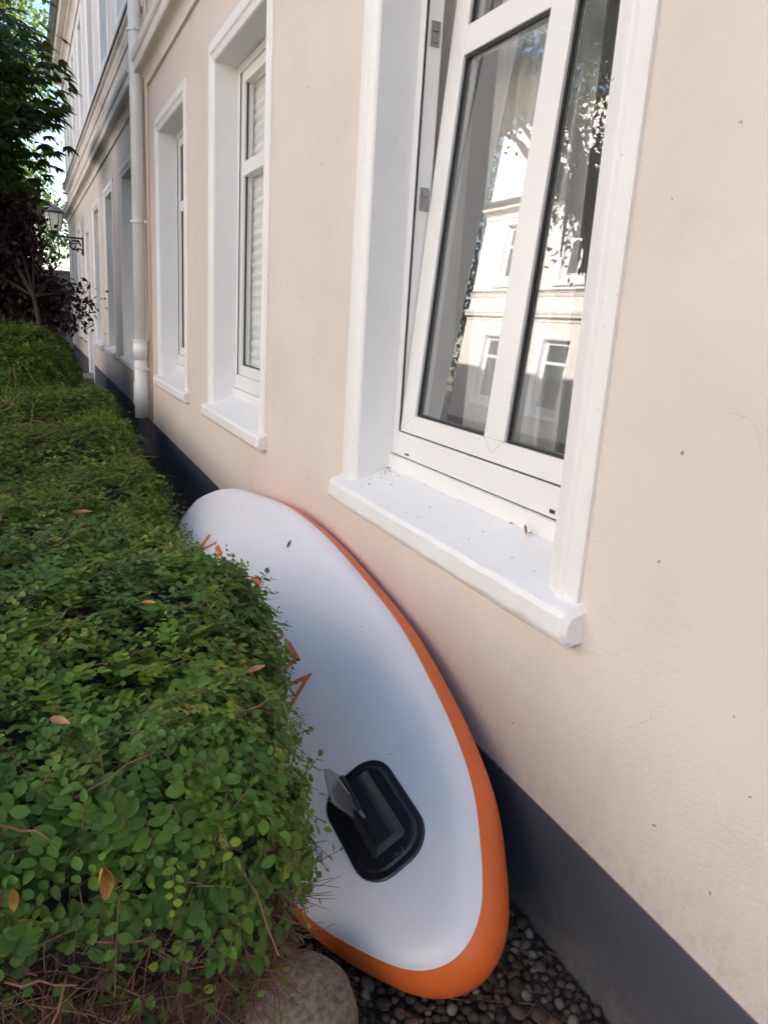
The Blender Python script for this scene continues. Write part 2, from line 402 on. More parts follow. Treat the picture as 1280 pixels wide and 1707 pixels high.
# ------------------------------------------------------------------ ground
GZ = -0.085
def ground_z(y): return GZ + max(0.0, min(1.0, (y - 2) / 16.0)) * 0.085
mb = MB()
xs = [-90, -40, -20, -12, -6, -3, -1.5, -0.9, 0.3]; ys = [-60, -20, -6, 0, 2, 4, 6, 8, 10, 12, 14, 16, 18, 24, 40, 120]
for y in ys:
    for x in xs: mb.v.append((x, y, ground_z(y) - 0.03))
nx = len(xs)
for j in range(len(ys) - 1):
    for i in range(nx - 1):
        a = j * nx + i; mb.f.append((a, a + 1, a + nx + 1, a + nx))
structure(mb.build('ground', 'soil'))
mb = MB(); mb.box(12, 90, -60, 120, -0.4, -0.15)
structure(mb.build('rear_ground', 'soil'))

# ------------------------------------------------------------------ buildings
def plinth_z(y): return 0.268 + 0.0080 * max(0, y)

def wall_grid(mbd, x, ybr, zbr, openings, flip=False):
    for i in range(len(ybr) - 1):
        for j in range(len(zbr) - 1):
            yc = (ybr[i] + ybr[i + 1]) / 2; zc = (zbr[j] + zbr[j + 1]) / 2
            if any(o[0] < yc < o[1] and o[2] < zc < o[3] for o in openings): continue
            q = [(x, ybr[i], zbr[j]), (x, ybr[i], zbr[j + 1]), (x, ybr[i + 1], zbr[j + 1]), (x, ybr[i + 1], zbr[j])]
            if flip: q.reverse()
            mbd.quad(*q)

TRIM = [(0.0, 0.01), (0.0, -0.010), (0.004, -0.013), (0.046, -0.014), (0.049, -0.017), (0.054, -0.021), (0.062, -0.0225), (0.078, -0.020), (0.086, -0.013), (0.104, -0.008), (0.124, -0.004), (0.13, 0.004), (0.13, 0.163)]
def trim(parent, y0, y1, z0, z1, name='surround', m_='white'):
    v = []; f = []; k = 4
    for a, x in TRIM:
        v += [(x, y0 + a, z0), (x, y0 + a, z1 - a), (x, y1 - a, z1 - a), (x, y1 - a, z0)]
    for i in range(len(TRIM) - 1):
        for j in range(3):
            a = i * 4 + j; f.append((a, a + 1, a + 5, a + 4))
    o = obj(name, v, f, m_, parent)
    return o

def sill(parent, y0, y1, zf=0.785, zt=0.88, zback=0.968, detail=1):
    mbd = MB()
    prof = [(0.02, zf + 0.004), (-0.035, zf), (-0.052, zf + 0.012), (-0.062, zf + 0.03), (-0.062, zt - 0.015), (-0.052, zt), (-0.02, zt + 0.012), (0.16, zback), (0.16, zf + 0.004)]
    n = 40 if detail > 1 else 8
    k = len(prof); ee = [0.0, 0.012] 
    yy = [y0 + (y1 - y0) * i / n for i in range(n + 1)]
    for i, y in enumerate(yy):
        sh = 0.0
        if i in (0, n): sh = 0.012
        cx = 0.04; cz = (zf + zt) / 2
        for x, z in prof:
            if sh:
                x = x + (sh if x < 0 else 0); z = z + (-sh if z > cz else sh)
            mbd.v.append((x, y, z))
    # chamfered ends
    for i in range(n):
        for j in range(k):
            a = i * k + j; b = i * k + (j + 1) % k
            mbd.f.append((a, b, b + k, a + k))
    mbd.f.append(tuple(range(k))); mbd.f.append(tuple(n * k + j for j in reversed(range(k))))
    # pull the end rings inwards next neighbours
    for j in range(k):
        v = mbd.v[k + j]; mbd.v[k + j] = (v[0], y0 + 0.014, v[2])
        v = mbd.v[(n - 1) * k + j]; mbd.v[(n - 1) * k + j] = (v[0], y1 - 0.014, v[2])
    o = mbd.build('sill', 'white', parent)
    if detail > 1:
        roughen(o, 0.004, 9.0, 3); roughen(o, 0.0012, 70.0)
        o.data.polygons.foreach_set('use_smooth', [True] * len(o.data.polygons)); o.data.set_sharp_from_angle(angle=0.5)
    elif detail: roughen(o, 0.003, 9.0)
    return fix_normals(o)

def box_part(name, m_, parent, boxes, bevel=0.0):
    mbd = MB()
    for b in boxes: mbd.box(*b)
    return mbd.build(name, m_, parent, bevel=bevel)

def plain_window(parent, y0, y1, zb, z1, detail=1, mullion=False, transom=2.46, gl='plainglass'):
    """y0,y1,z1: outer edges of the white surround; zb: sill front underside"""
    a0, a1, zt = y0 + 0.13, y1 - 0.13, z1 - 0.13
    zf = zb + 0.235                                   # underside of the frame
    fx = 0.16
    w = box_part('window', 'pvc', parent, [
        (fx, fx + 0.07, a0, a0 + 0.05, zf, zt), (fx, fx + 0.07, a1 - 0.05, a1, zf, zt),
        (fx, fx + 0.07, a0 + 0.05, a1 - 0.05, zf, zf + 0.10), (fx, fx + 0.07, a0 + 0.05, a1 - 0.05, zt - 0.05, zt)], 0.004 if detail else 0)
    trim(w, y0, y1, zb + 0.10, z1)
    sill(w, y0 - 0.02, y1 + 0.02, zb, zb + 0.095, zb + 0.183, detail)
    box_part('upstand', 'white', w, [(0.145, 0.165, a0, a1, zb + 0.165, zf - 0.002)])
    # sash
    s0, s1, t0, t1 = a0 + 0.052, a1 - 0.052, zf + 0.102, zt - 0.052
    r = 0.07; xs0, xs1 = fx + 0.012, fx + 0.075
    tr = zb + (transom - 0.785)
    bx = [(xs0, xs1, s0, s0 + r, t0, t1), (xs0, xs1, s1 - r, s1, t0, t1), (xs0, xs1, s0 + r, s1 - r, t0, t0 + r), (xs0, xs1, s0 + r, s1 - r, t1 - r, t1),
          (xs0, xs1, s0 + r, s1 - r, tr, tr + 0.09)]
    if mullion:
        mid = (s0 + s1) / 2
        bx += [(xs0 - 0.003, xs1 - 0.003, mid - 0.055, mid + 0.055, t0 + r, tr), (xs0 - 0.003, xs1 - 0.003, mid - 0.055, mid + 0.055, tr + 0.09, t1 - r)]
    box_part('sash', 'pvc', w, bx, 0.004 if detail else 0)
    if detail:
        g = 0.007
        box_part('gasket', 'gasket', w, [(xs0 + 0.018, xs0 + 0.03, s1 - r - g, s1 - r, t0 + r, tr), (xs0 + 0.018, xs0 + 0.03, s0 + r, s1 - r - g, t0 + r, t0 + r + g),
                                       (xs0 + 0.018, xs0 + 0.03, s1 - r - g, s1 - r, tr + 0.09, t1 - r), (xs0 + 0.018, xs0 + 0.03, s0 + r, s1 - r - g, tr + 0.09, tr + 0.09 + g),
                                       (fx + 0.004, fx + 0.01, a1 - 0.052, a1 - 0.05, zf + .1, zt - .05)])
    for za, zc in ((t0 + r, tr), (tr + 0.09, t1 - r)):
        box_part('pane', gl, w, [(xs0 + 0.024, xs0 + 0.030, s0 + r, s1 - r, za, zc)])
    return w

def cornice_piece(parent, y0, y1, prof, name, m_='cornice', rough=0.0):
    mbd = MB(); mbd.extrude(prof, y0, y1, True, max(2, int((y1 - y0) / 0.12)) if rough else 1)
    o = mbd.build(name, m_, parent)
    if rough: roughen(o, rough, 9.0)
    return fix_normals(o)

def cove(x0, z0, x1, z1, n=6):
    out = []
    for i in range(n + 1):
        t = i / n * math.pi / 2
        out.append((x0 + (x1 - x0) * (1 - math.cos(t)), z0 + (z1 - z0) * math.sin(t)))
    return out

CORN = [(0.01, 3.655), (-0.026, 3.655), (-0.026, 3.675)] + cove(-0.02, 3.682, -0.068, 3.768) + [(-0.075, 3.78), (-0.118, 3.775), (-0.126, 3.785), (-0.128, 3.862), (-0.140, 3.872), (-0.150, 3.89), (-0.150, 3.95), (-0.14, 3.962), (0.01, 4.03)]
BELT = [(0.01, 4.40), (-0.022, 4.40), (-0.028, 4.425), (-0.045, 4.455), (-0.05, 4.50), (-0.085, 4.515), (-0.09, 4.555), (0.01, 4.60)]
FLASH = [(0.012, 4.604), (-0.092, 4.558), (-0.105, 4.545), (-0.110, 4.545), (-0.110, 4.572), (0.012, 4.625)]
TOPC = [(0.01, 6.93), (-0.03, 6.93), (-0.03, 6.97)] + cove(-0.03, 6.98, -0.12, 7.10) + [(-0.14, 7.11), (-0.14, 7.16), (-0.26, 7.17), (-0.27, 7.19), (-0.27, 7.30), (-0.31, 7.33), (-0.31, 7.40), (0.01, 7.46)]

def building(name, label, ylen0, ylen1, wins, upper, door, gaps, detail, loc=(0, 0, 0), rz=0.0, H=7.75):
    root = empty(name, loc, rz); tag(root, label, 'building')
    root_z0 = -0.4
    op = []
    for (y0, y1) in wins: op.append((y0 + 0.10, y1 - 0.10, 0.90, 3.18))
    for (y0, y1) in upper: op.append((y0 + 0.10, y1 - 0.10, 4.86, 6.74))
    if door: op.append((door[0] + 0.10, door[1] - 0.10, -0.4, 2.96))
    ybr = sorted(set([ylen0, ylen1] + [e for o in op for e in o[:2]] + [ylen0 + i for i in range(1, int(ylen1 - ylen0), 2)]))
    zbr = sorted(set([root_z0, 0.20, H] + [e for o in op for e in o[2:]] + [1.7, 2.4, 3.6, 4.5, 5.5]))
    mbd = MB(); wall_grid(mbd, 0.0, ybr, zbr, op)
    for (a, b, c, d) in op:         # masonry thickness behind the reveals
        e = 0.026
        a, b, d2 = a + e - 0.0, b - e + 0.0, d - e
        for q in (((0.03, a, c), (0.42, a, c), (0.42, a, d2), (0.03, a, d2)), ((0.03, b, d2), (0.42, b, d2), (0.42, b, c), (0.03, b, c)),
                  ((0.03, a, d2), (0.42, a, d2), (0.42, b, d2), (0.03, b, d2)), ((0.15, b, c), (0.42, b, c), (0.42, a, c), (0.15, a, c))):
            mbd.quad(*q)
    # gable ends, rear wall
    DEP = 10.0
    mbd.quad((0, ylen0, root_z0), (DEP, ylen0, root_z0), (DEP, ylen0, H), (0, ylen0, H))
    mbd.quad((0, ylen1, H), (DEP, ylen1, H), (DEP, ylen1, root_z0), (0, ylen1, root_z0))
    mbd.quad((DEP, ylen0, root_z0), (DEP, ylen1, root_z0), (DEP, ylen1, H), (DEP, ylen0, H))
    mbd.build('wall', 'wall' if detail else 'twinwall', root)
    # inside: plastered room shells
    mbd = MB()
    op2 = [(o[0] + 0.026, o[1] - 0.026, o[2], o[3] - 0.026) for o in op]
    ybr2 = sorted(set([ylen0 + 0.1, ylen1 - 0.1] + [e for o in op2 for e in o[:2]])); zbr2 = sorted(set([0.25, 7.4] + [e for o in op2 for e in o[2:]]))
    wall_grid(mbd, 0.421, ybr2, [z for z in zbr2 if z >= 0.25], op2, True)
    mbd.quad((4.2, ylen0 + .1, .25), (4.2, ylen0 + .1, 7.4), (4.2, ylen1 - .1, 7.4), (4.2, ylen1 - .1, .25))
    for yy in ([0.6, 3.45, 6.0, 8.3, 15.6] if detail else []):
        mbd.box(0.43, 4.19, yy - 0.05, yy + 0.05, 0.26, 3.5)
    mbd.build('interior_wall', 'interior', root)
    mbd = MB(); mbd.box(0.43, 4.19, ylen0 + .11, ylen1 - .11, 0.15, 0.245)
    mbd.build('room_floor', 'roomfloor', root)
    mbd = MB(); mbd.box(0.43, 4.19, ylen0 + .11, ylen1 - .11, 3.52, 3.62)
    mbd.build('room_ceiling', 'interior', root)
    mbd = MB(); mbd.box(-0.05, DEP + 0.1, ylen0 - 0.1, ylen1 + 0.05, H + 0.002, H + 0.12)
    mbd.build('roof', 'rooftile', root)
    # plinth in pieces round the door
    spans = [(ylen0 - 0.005, ylen1 + 0.005)] if not door else [(ylen0 - 0.005, door[0]), (door[1], ylen1 + 0.005)]
    for (a, b) in spans:
        mbd = MB(); n = max(1, int((b - a) / 0.25)); k = 0
        for i in range(n + 1):
            y = a + (b - a) * i / n; zt = plinth_z(y) + 0.004 * mnoise.noise(Vector((y * 3.0, 0, 0))) + 0.002 * mnoise.noise(Vector((y * 17.0, 2, 0)))
            mbd.v += [(-0.005, y, -0.4), (-0.005, y, zt - 0.0015), (-0.0035, y, zt), (0.01, y, zt)]
        for i in range(n):
            for j in range(3):
                q = i * 4 + j; mbd.f.append((q, q + 1, q + 5, q + 4))
        mbd.build('plinth', 'plinth', root)
    for prof, nm, mt_, rg in ((CORN, 'cornice', 'cornice', 0.0028), (BELT, 'string_course', 'cornice', 0.002), (TOPC, 'eaves_cornice', 'cornice', 0.0)):
        cuts = [ylen0] + [g for gp in gaps for g in gp] + [ylen1] if nm == 'cornice' else [ylen0, ylen1]
        for i in range(0, len(cuts), 2):
            cornice_piece(root, cuts[i], cuts[i + 1], prof, nm, mt_, rg if detail else 0)
    cornice_piece(root, ylen0, ylen1, FLASH, 'flashing', 'zinc', 0)
    mbd = MB(); mbd.tube([(-0.36, ylen0, 7.36), (-0.36, ylen1 + .05, 7.36)], 0.07, 12)
    mbd.build('gutter', 'zinc', root, True)
    if door:
        d0, d1 = door
        dw = box_part('front_door', 'door', root, [(0.17, 0.22, d0 + 0.13, d1 - 0.13, 0.14, 2.93)], 0.004)
        trim(dw, d0, d1, -0.02, 3.06, 'surround')
        box_part('threshold', 'slab', dw, [(-0.03, 0.3, d0 + 0.13, d1 - 0.13, -0.1, 0.138)])
        box_part('door_panel', 'white', dw, [(0.155, 0.169, d0 + 0.25, d1 - 0.25, 0.35, 1.1), (0.155, 0.169, d0 + 0.25, d1 - 0.25, 1.25, 2.2)], 0.004)
    for (y0, y1) in upper:
        plain_window(root, y0, y1, 4.70, 6.84, 0, True, transom=2.1, gl='farglass')
    return root

WINS = [(1.343, 2.905), (4.10, 5.585), (6.37, 7.925), (9.45, 10.93), (11.75, 13.10), (13.86, 15.28), (18.5, 19.75), (20.9, 22.3)]
UP = [(1.34, 2.9), (4.10, 5.58), (6.37, 7.92), (9.45, 10.93), (11.75, 13.1), (13.86, 15.28), (16.2, 17.5), (18.5, 19.75), (20.9, 22.3)]
DOOR = (15.95, 17.30)
bld = building('apartment_building', 'cream rendered house with white window surrounds filling the right side', -5.0, 23.4, WINS, UP, DOOR, [(8.42, 8.78)], 1)

# ---- the near window with its tilted sash
Y0, Y1, Z1 = 1.343, 2.905, 3.28
A0, A1, ZT = Y0 + 0.13, Y1 - 0.13, Z1 - 0.13
FX = 0.16; ZF = 1.02
win = box_part('window', 'pvc', bld, [(FX, FX + 0.075, A0, A0 + 0.045, ZF, ZT), (FX, FX + 0.075, A1 - 0.045, A1, ZF, ZT),
      (FX, FX + 0.075, A0 + 0.045, A1 - 0.045, ZF, ZF + 0.097), (FX, FX + 0.075, A0 + 0.045, A1 - 0.045, ZT - 0.05, ZT)], 0.003)
win['label'] = 'large white window with its sash tilted inwards'
trim(win, Y0, Y1, 0.885, Z1)
sl = sill(win, Y0 - 0.022, Y1 + 0.035, 0.785, 0.882, 0.968, 2)
box_part('upstand', 'white', win, [(0.142, 0.165, A0, A1, 0.95, ZF - 0.003)], 0.003)
box_part('drain_slot', 'gasket', win, [(FX - 0.001, FX + 0.003, 2.62, 2.655, ZF + 0.012, ZF + 0.019)])
box_part('drain_slot', 'gasket', win, [(FX - 0.001, FX + 0.003, 1.675, 1.70, ZF + 0.014, ZF + 0.026)])
box_part('gasket', 'gasket', win, [(FX + 0.003, FX + 0.012, A1 - 0.0465, A1 - 0.045, ZF + 0.10, ZT - 0.05), (FX + 0.01, FX + 0.016, A0 + .045, A1 - .045, ZF + 0.0975, ZF + 0.1)])
for zz in (1.98, 2.55):
    box_part('strike_plate', 'steel', win, [(FX + 0.026, FX + 0.062, A1 - 0.0495, A1 - 0.0455, zz, zz + 0.085), (FX + 0.034, FX + 0.052, A1 - 0.056, A1 - 0.0495, zz + 0.012, zz + 0.035), (FX + 0.034, FX + 0.052, A1 - 0.056, A1 - 0.0495, zz + 0.05, zz + 0.072)], 0.001)
TILT = Matrix.Translation((FX + 0.004, 0, ZF + 0.102)) @ Matrix.Rotation(math.radians(4.1), 4, 'Y')
S0, S1, SH = A0 + 0.048, A1 - 0.052, ZT - 0.055 - (ZF + 0.102)
GL = [(2.105, 2.612), (1.612, 1.985)]
tr0, tr1 = 1.385, 1.485
sx = 0.062
sash = box_part('sash', 'pvc', win, [(0, sx, S1 - 0.11, S1, 0, SH), (0, sx, S0, S0 + 0.09, 0, SH), (0, sx, S0 + 0.09, S1 - 0.11, 0, 0.075), (0, sx, S0 + 0.09, S1 - 0.11, SH - 0.075, SH),
      (0, sx, 1.985, 2.105, 0.075, SH - 0.075), (0, sx, S0 + 0.09, 1.985, tr0, tr1), (0, sx, 2.105, S1 - 0.11, tr0, tr1)], 0.004)
# welded mitre lines at the foot of the middle bar and at the corner
for (p, q) in (((2.045, 0.030), (2.105, 0.075)), ((2.045, 0.030), (1.985, 0.075)), ((S1 - 0.004, 0.004), (S1 - 0.11, 0.075))):
    ml = MB()
    d = Vector((0, q[0] - p[0], q[1] - p[1])).normalized(); n_ = Vector((0, -d.z, d.y)) * 0.0005
    P_, Q_ = Vector((-0.0006, p[0], p[1])), Vector((-0.0006, q[0], q[1]))
    ml.quad(tuple(P_ + n_), tuple(P_ - n_), tuple(Q_ - n_), tuple(Q_ + n_))
    o = ml.build('weld_line', 'slab', win); o.matrix_local = TILT
sash.matrix_local = TILT
g = 0.009
for (ya, yb) in ((1.612, 1.985), (2.105, S1 - 0.11)):
    ya2 = S0 + 0.09 if ya < 2 else ya
    for (za, zb) in ((0.075, tr0), (tr1, SH - 0.075)):
        o = box_part('gasket', 'gasket', win, [(0.012, 0.021, ya2, ya2 + g, za, zb), (0.012, 0.021, yb - g, yb, za, zb), (0.012, 0.021, ya2 + g, yb - g, za, za + g), (0.012, 0.021, ya2 + g, yb - g, zb - g, zb)])
        o.matrix_local = TILT
        o = box_part('pane', 'glass', win, [(0.022, 0.026, ya2, yb, za, zb)])
        o.matrix_local = TILT
        # spacer of the double glazing
        o = box_part('spacer', 'steel', win, [(0.030, 0.036, ya2, ya2 + 0.012, za, zb), (0.030, 0.036, yb - 0.012, yb, za, zb), (0.030, 0.036, ya2 + 0.012, yb - 0.012, za, za + 0.012)])
        o.matrix_local = TILT

# ---- the other windows
for i, (y0, y1) in enumerate(WINS[1:]):
    plain_window(bld, y0, y1, 0.785, 3.28, 1, False, 2.455)

# ---- downpipe and conduit
PX, PY, PR = -0.088, 8.60, 0.062
mb = MB()
mb.tube([(PX, PY, 0.36), (PX, PY, 1.00)], PR + 0.012, 24)
mb.tube([(PX, PY, 0.9), (PX, PY, 7.3)], PR, 24)
pipe = mb.build('downpipe', 'pipe', bld, True)
for z0, z1, e in ((1.0, 1.19, 0.019), (1.19, 1.205, 0.024)):
    mb = MB(); mb.tube([(PX, PY, z0), (PX, PY, z1)], PR + e, 24); mb.build('pipe_socket', 'pipe', pipe, True)
for z in (0.90, 2.42, 4.2, 6.0):
    mb = MB(); mb.tube([(PX, PY, z - .012), (PX, PY, z + .012)], PR + 0.016, 24); mb.box(PX + 0.05, 0.005, PY - 0.09, PY - 0.07, z - 0.012, z + 0.012); mb.box(PX - 0.02, PX + 0.02, PY - 0.105, PY - 0.075, z - 0.014, z + 0.014)
    mb.build('pipe_clamp', 'steel' if z < 0 else 'pipe', pipe, False)
mb = MB(); mb.box(PX - PR - 0.02, PX - PR - 0.008, PY - 0.03, PY + 0.03, 0.50, 0.74)
mb.build('cleaning_hatch', 'pipe', pipe, bevel=0.004)
mb = MB(); mb.tube([(-0.016, 8.40, 0.36), (-0.016, 8.40, 7.0)], 0.014, 10); mb.tube([(-0.014, 8.33, 0.36), (-0.014, 8.33, 7.0)], 0.009, 8)
mb.build('conduit', 'conduit', bld, True)

# ---- opposite building: a twin across the garden
TW = [(1.25, 2.75), (4.45, 5.95), (7.6, 9.1), (10.5, 12.0), (13.6, 15.1), (16.4, 17.9), (19.5, 21.0)]
twin = building('apartment_building', 'sunlit cream house across the garden, mirrored in the tilted window', 0.0, 34.0, TW, TW, None, [], 0, (-12.2, 23.0, 0.0), math.pi, 9.9)
for (y0, y1) in TW:
    plain_window(twin, y0, y1, 0.785, 3.28, 0, False, 2.455, gl='farglass')

# ------------------------------------------------------------------ curtains and blinds behind the glass
def curtain(name, y0, y1, x, z0, z1, amp, waves, m_, label, seed=0):
    mbd = MB(); n = 90; rows = 8; r_ = random.Random(seed)
    ph = [r_.uniform(0, 6.28) for _ in range(3)]
    for layer in (0, 1):
        for j in range(rows + 1):
            t = j / rows
            for i in range(n + 1):
                s = i / n
                xx = x + layer * 0.003 + amp * (math.sin(s * waves * 6.283 + ph[0] + 0.4 * math.sin(t * 3)) + 0.4 * math.sin(s * waves * 2.7 * 6.283 + ph[1])) * (0.5 + 0.5 * (1 - t))
                mbd.v.append((xx, y0 + (y1 - y0) * s, z0 + (z1 - z0) * t))
    k = n + 1
    for j in range(rows):
        for i in range(n):
            a = j * k + i; mbd.f.append((a, a + 1, a + k + 1, a + k))
    off = (rows + 1) * k
    for j in range(rows):
        for i in range(n):
            a = off + j * k + i; mbd.f.append((a, a + k, a + k + 1, a + 1))
    o = mbd.build(name, m_, None, True)
    return tag(o, label, 'curtain')
curtain('curtain', 2.12, 2.74, 0.47, 0.55, 3.12, 0.042, 4.2, 'curtain', 'pale grey curtain hanging behind the left pane of the tilted window', 1)
curtain('curtain', 1.42, 1.78, 0.46, 0.55, 3.12, 0.030, 2.3, 'drape', 'greenish curtain hanging behind the right pane of the tilted window', 2)
mb = MB(); n = 58
for i in range(n + 1):
    z = 1.14 + (3.10 - 1.14) * i / n; x = 0.252 + (0.007 if i % 2 else -0.007)
    mb.v += [(x, 4.25, z), (x, 5.44, z), (x + 0.003, 4.25, z), (x + 0.003, 5.44, z)]
for i in range(n):
    a = i * 4; mb.f += [(a, a + 4, a + 5, a + 1), (a + 2, a + 3, a + 7, a + 6)]
tag(mb.build('window_blind', 'blind'), 'pale pleated blind drawn behind the second window from the front', 'blind')
curtain('curtain', 6.52, 7.80, 0.30, 0.55, 3.12, 0.02, 8, 'curtain', 'grey curtain behind the narrow looking window beside the downpipe', 5)

# ------------------------------------------------------------------ paddle board
BP = {'L': 3.3003, 'W': 0.9012, 't': 0.1952, 'inset': 0.0313, 'rock': 0.0861, 'trock': 0.0788, 'x0': -0.4093, 'y0': 1.1312, 'z0': 0.1552, 'bend': -0.0313}
BU = Vector((0.02013705, 0.99505732, 0.09723902)); BV = Vector((0.78464216, -0.07600452, 0.61527229)); BW = Vector((-0.6196218, -0.06390806, 0.78229444))
def b_hw(s):
    k = np.array([0, .015, .05, .1, .2, .33, .5, .67, .8, .9, .96, .99, 1.]); v = np.array([0, .1246, .2128, .3023, .386, .4404, .4506, .4153, .3299, .2546, .1701, .078, 0])
    x = np.arccos(1 - 2 * k); xs_ = np.arccos(1 - 2 * np.clip(s, 0, 1)); h = np.diff(x); dl = np.diff(v) / h; mm = np.zeros_like(v)
    for i in range(1, len(v) - 1): mm[i] = 0 if dl[i - 1] * dl[i] <= 0 else 2 * dl[i - 1] * dl[i] / (dl[i - 1] + dl[i])
    mm[0] = dl[0]; mm[-1] = dl[-1]
    j = np.clip(np.searchsorted(x, xs_) - 1, 0, len(h) - 1); t = (xs_ - x[j]) / h[j]
    return (2 * t**3 - 3 * t**2 + 1) * v[j] + (t**3 - 2 * t**2 + t) * h[j] * mm[j] + (-2 * t**3 + 3 * t**2) * v[j + 1] + (t**3 - t**2) * h[j] * mm[j + 1]
def b_off(s):
    s = np.asarray(s); r_ = np.clip((s - .55) / .45, 0, 1); r2 = np.clip((.3 - s) / .3, 0, 1)
    return -BP['rock'] * r_**2 + BP['bend'] * 4 * (s - .5)**2 - BP['trock'] * r2**2
NS = 120
ss = (1 - np.cos(np.linspace(0, np.pi, NS + 1))) / 2
hwv = b_hw(ss)
# light smoothing of the outline
for _ in range(6): hwv[2:-2] = (hwv[1:-3] + 2 * hwv[2:-2] + hwv[3:-1]) / 4
uu = ss * BP['L']; du = np.gradient(uu); dv = np.gradient(hwv); ln = np.hypot(du, dv)
nu, nv = dv / ln, -du / ln      # inward normal of the +v side
nu[0], nv[0] = 1, 0; nu[-1], nv[-1] = -1, 0
rr = BP['t'] / 2
board = empty('paddle_board', (0, 0, 0))
bm_ = Matrix((BU, BV, BW)).transposed().to_4x4(); bm_.translation = Vector((BP['x0'], BP['y0'], BP['z0']))
board.matrix_world = bm_
tag(board, 'white and orange inflatable paddle board leaning upside down against the wall', 'paddle board')
def bpt(u, v, w): return (u, v, w + float(b_off(min(1, max(0, u / BP['L'])))))
def ring(off, w):
    a = [bpt(uu[i] + nu[i] * off, hwv[i] + nv[i] * off, w) for i in range(NS + 1)]
    b = [bpt(uu[i] + nu[i] * off, -(hwv[i] + nv[i] * off), w) for i in range(NS - 1, 0, -1)]
    return a + b
def loft(rings, name, m_):
    k = len(rings[0]); v = [p for r_ in rings for p in r_]; f = []
    for i in range(len(rings) - 1):
        for j in range(k):
            f.append((i * k + j, i * k + (j + 1) % k, (i + 1) * k + (j + 1) % k, (i + 1) * k + j))
    return v, f
kb = math.acos(1 - BP['inset'] / rr)
angs = np.linspace(-math.pi / 2, kb, 14)
v, f = loft([ring(rr - rr * math.cos(a), rr * math.sin(a)) for a in angs], 'rail', None)
rail = fix_normals(obj('rail', v, f, 'orange', board, True))
v, f = loft([ring(rr - rr * math.cos(a) - 0.0008, rr * math.sin(a) + 0.0012) for a in (kb - 0.012, kb, kb + 0.07)], 'seam', None)
fix_normals(obj('seam', v, f, 'board', board, True))
def panel(name, m_, w_sign, a0):
    aa = np.linspace(a0, math.pi / 2, 6)
    rings = [ring(rr - rr * math.cos(a), w_sign * rr * math.sin(a)) for a in aa]
    v, f = loft(rings, name, m_)
    k = len(rings[0]); base = (len(rings) - 1) * k; last = rings[-1]
    # fill across with rows
    nc = 10; prev = None
    for i in range(0, NS + 1):
        if i in (0, NS): row = [base + (0 if i == 0 else NS)] * (nc + 1)
        else:
            A, B = last[i], last[k - i]; row = [base + i]
            for c in range(1, nc):
                t = c / nc; u_ = A[0] + (B[0] - A[0]) * t; v_ = A[1] + (B[1] - A[1]) * t
                v.append((u_, v_, A[2] + (B[2] - A[2]) * t)); row.append(len(v) - 1)
            row.append(base + k - i)
        if prev is not None:
            for c in range(nc):
                q = [prev[c], prev[c + 1], row[c + 1], row[c]]; q2 = []
                for x_ in q:
                    if x_ not in q2: q2.append(x_)
                if len(q2) >= 3: f.append(tuple(q2))
        prev = row
    return fix_normals(obj(name, v, f, m_, board, True))
panel('bottom_skin', 'board', 1, kb)
panel('deck_skin', 'deck', -1, math.pi / 2 - 0.001)

def rounded(u0, u1, v0, v1, r_, n=8):
    out = []
    for cu_, cv_, a0 in ((u1 - r_, v1 - r_, 0), (u0 + r_, v1 - r_, 90), (u0 + r_, v0 + r_, 180), (u1 - r_, v0 + r_, 270)):
        for i in range(n + 1):
            a = math.radians(a0 + 90 * i / n); out.append((cu_ + r_ * math.cos(a), cv_ + r_ * math.sin(a)))
    return out
def inset_loop(lp, d, c): return [(c[0] + (p[0] - c[0]) * (1 - d / abs(max(0.02, math.hypot(p[0] - c[0], p[1] - c[1])))), c[1] + (p[1] - c[1]) * (1 - d / max(0.02, math.hypot(p[0] - c[0], p[1] - c[1])))) for p in lp]
def plate(name, m_, levels):
    v = []; f = []; k = len(levels[0][0])
    for lp, w in levels: v += [bpt(p[0], p[1], w) for p in lp]
    for i in range(len(levels) - 1):
        for j in range(k): f.append((i * k + j, i * k + (j + 1) % k, (i + 1) * k + (j + 1) % k, (i + 1) * k + j))
    f.append(tuple((len(levels) - 1) * k + j for j in range(k)))
    return fix_normals(obj(name, v, f, m_, board))
L0 = rounded(0.260, 0.598, -0.106, 0.115, 0.085); c0 = (0.429, 0.004)
pad = plate('fin_pad', 'black', [(L0, rr - 0.002), (L0, rr + 0.004), (inset_loop(L0, 0.004, c0), rr + 0.007), (inset_loop(L0, 0.020, c0), rr + 0.007), (inset_loop(L0, 0.025, c0), rr + 0.013), (inset_loop(L0, 0.033, c0), rr + 0.014)])
L1 = rounded(0.318, 0.560, -0.052, 0.062, 0.012, 4)
L2 = rounded(0.335, 0.545, -0.028, 0.038, 0.008, 4); L3 = rounded(0.340, 0.540, -0.018, 0.026, 0.006, 4)
fb = plate('fin_box', 'boxblack', [(L1, rr + 0.012), (L2, rr + 0.024), (L3, rr + 0.026)])
fl = [(0.425, .112), (0.440, .135), (0.425, .160), (0.400, .200), (0.372, .242), (0.345, .250), (0.336, .283), (0.322, .325), (0.312, .362), (0.318, .372), (0.345, .358), (0.390, .332), (0.440, .305), (0.490, .270), (0.530, .218), (0.552, .165), (0.562, .112)]
v = []; f = []; k = len(fl)
cf = (0.44, .22)
for th, sc in ((-0.0010, 1.0), (-0.0045, 0.90), (0.0045, 0.90), (0.0010, 1.0)):
    v += [bpt(cf[0] + (p[0] - cf[0]) * sc, th - 0.012 * 0, cf[1] + (p[1] - cf[1]) * sc) for p in fl]
for i in range(3):
    for j in range(k): f.append((i * k + j, i * k + (j + 1) % k, (i + 1) * k + (j + 1) % k, (i + 1) * k + j))
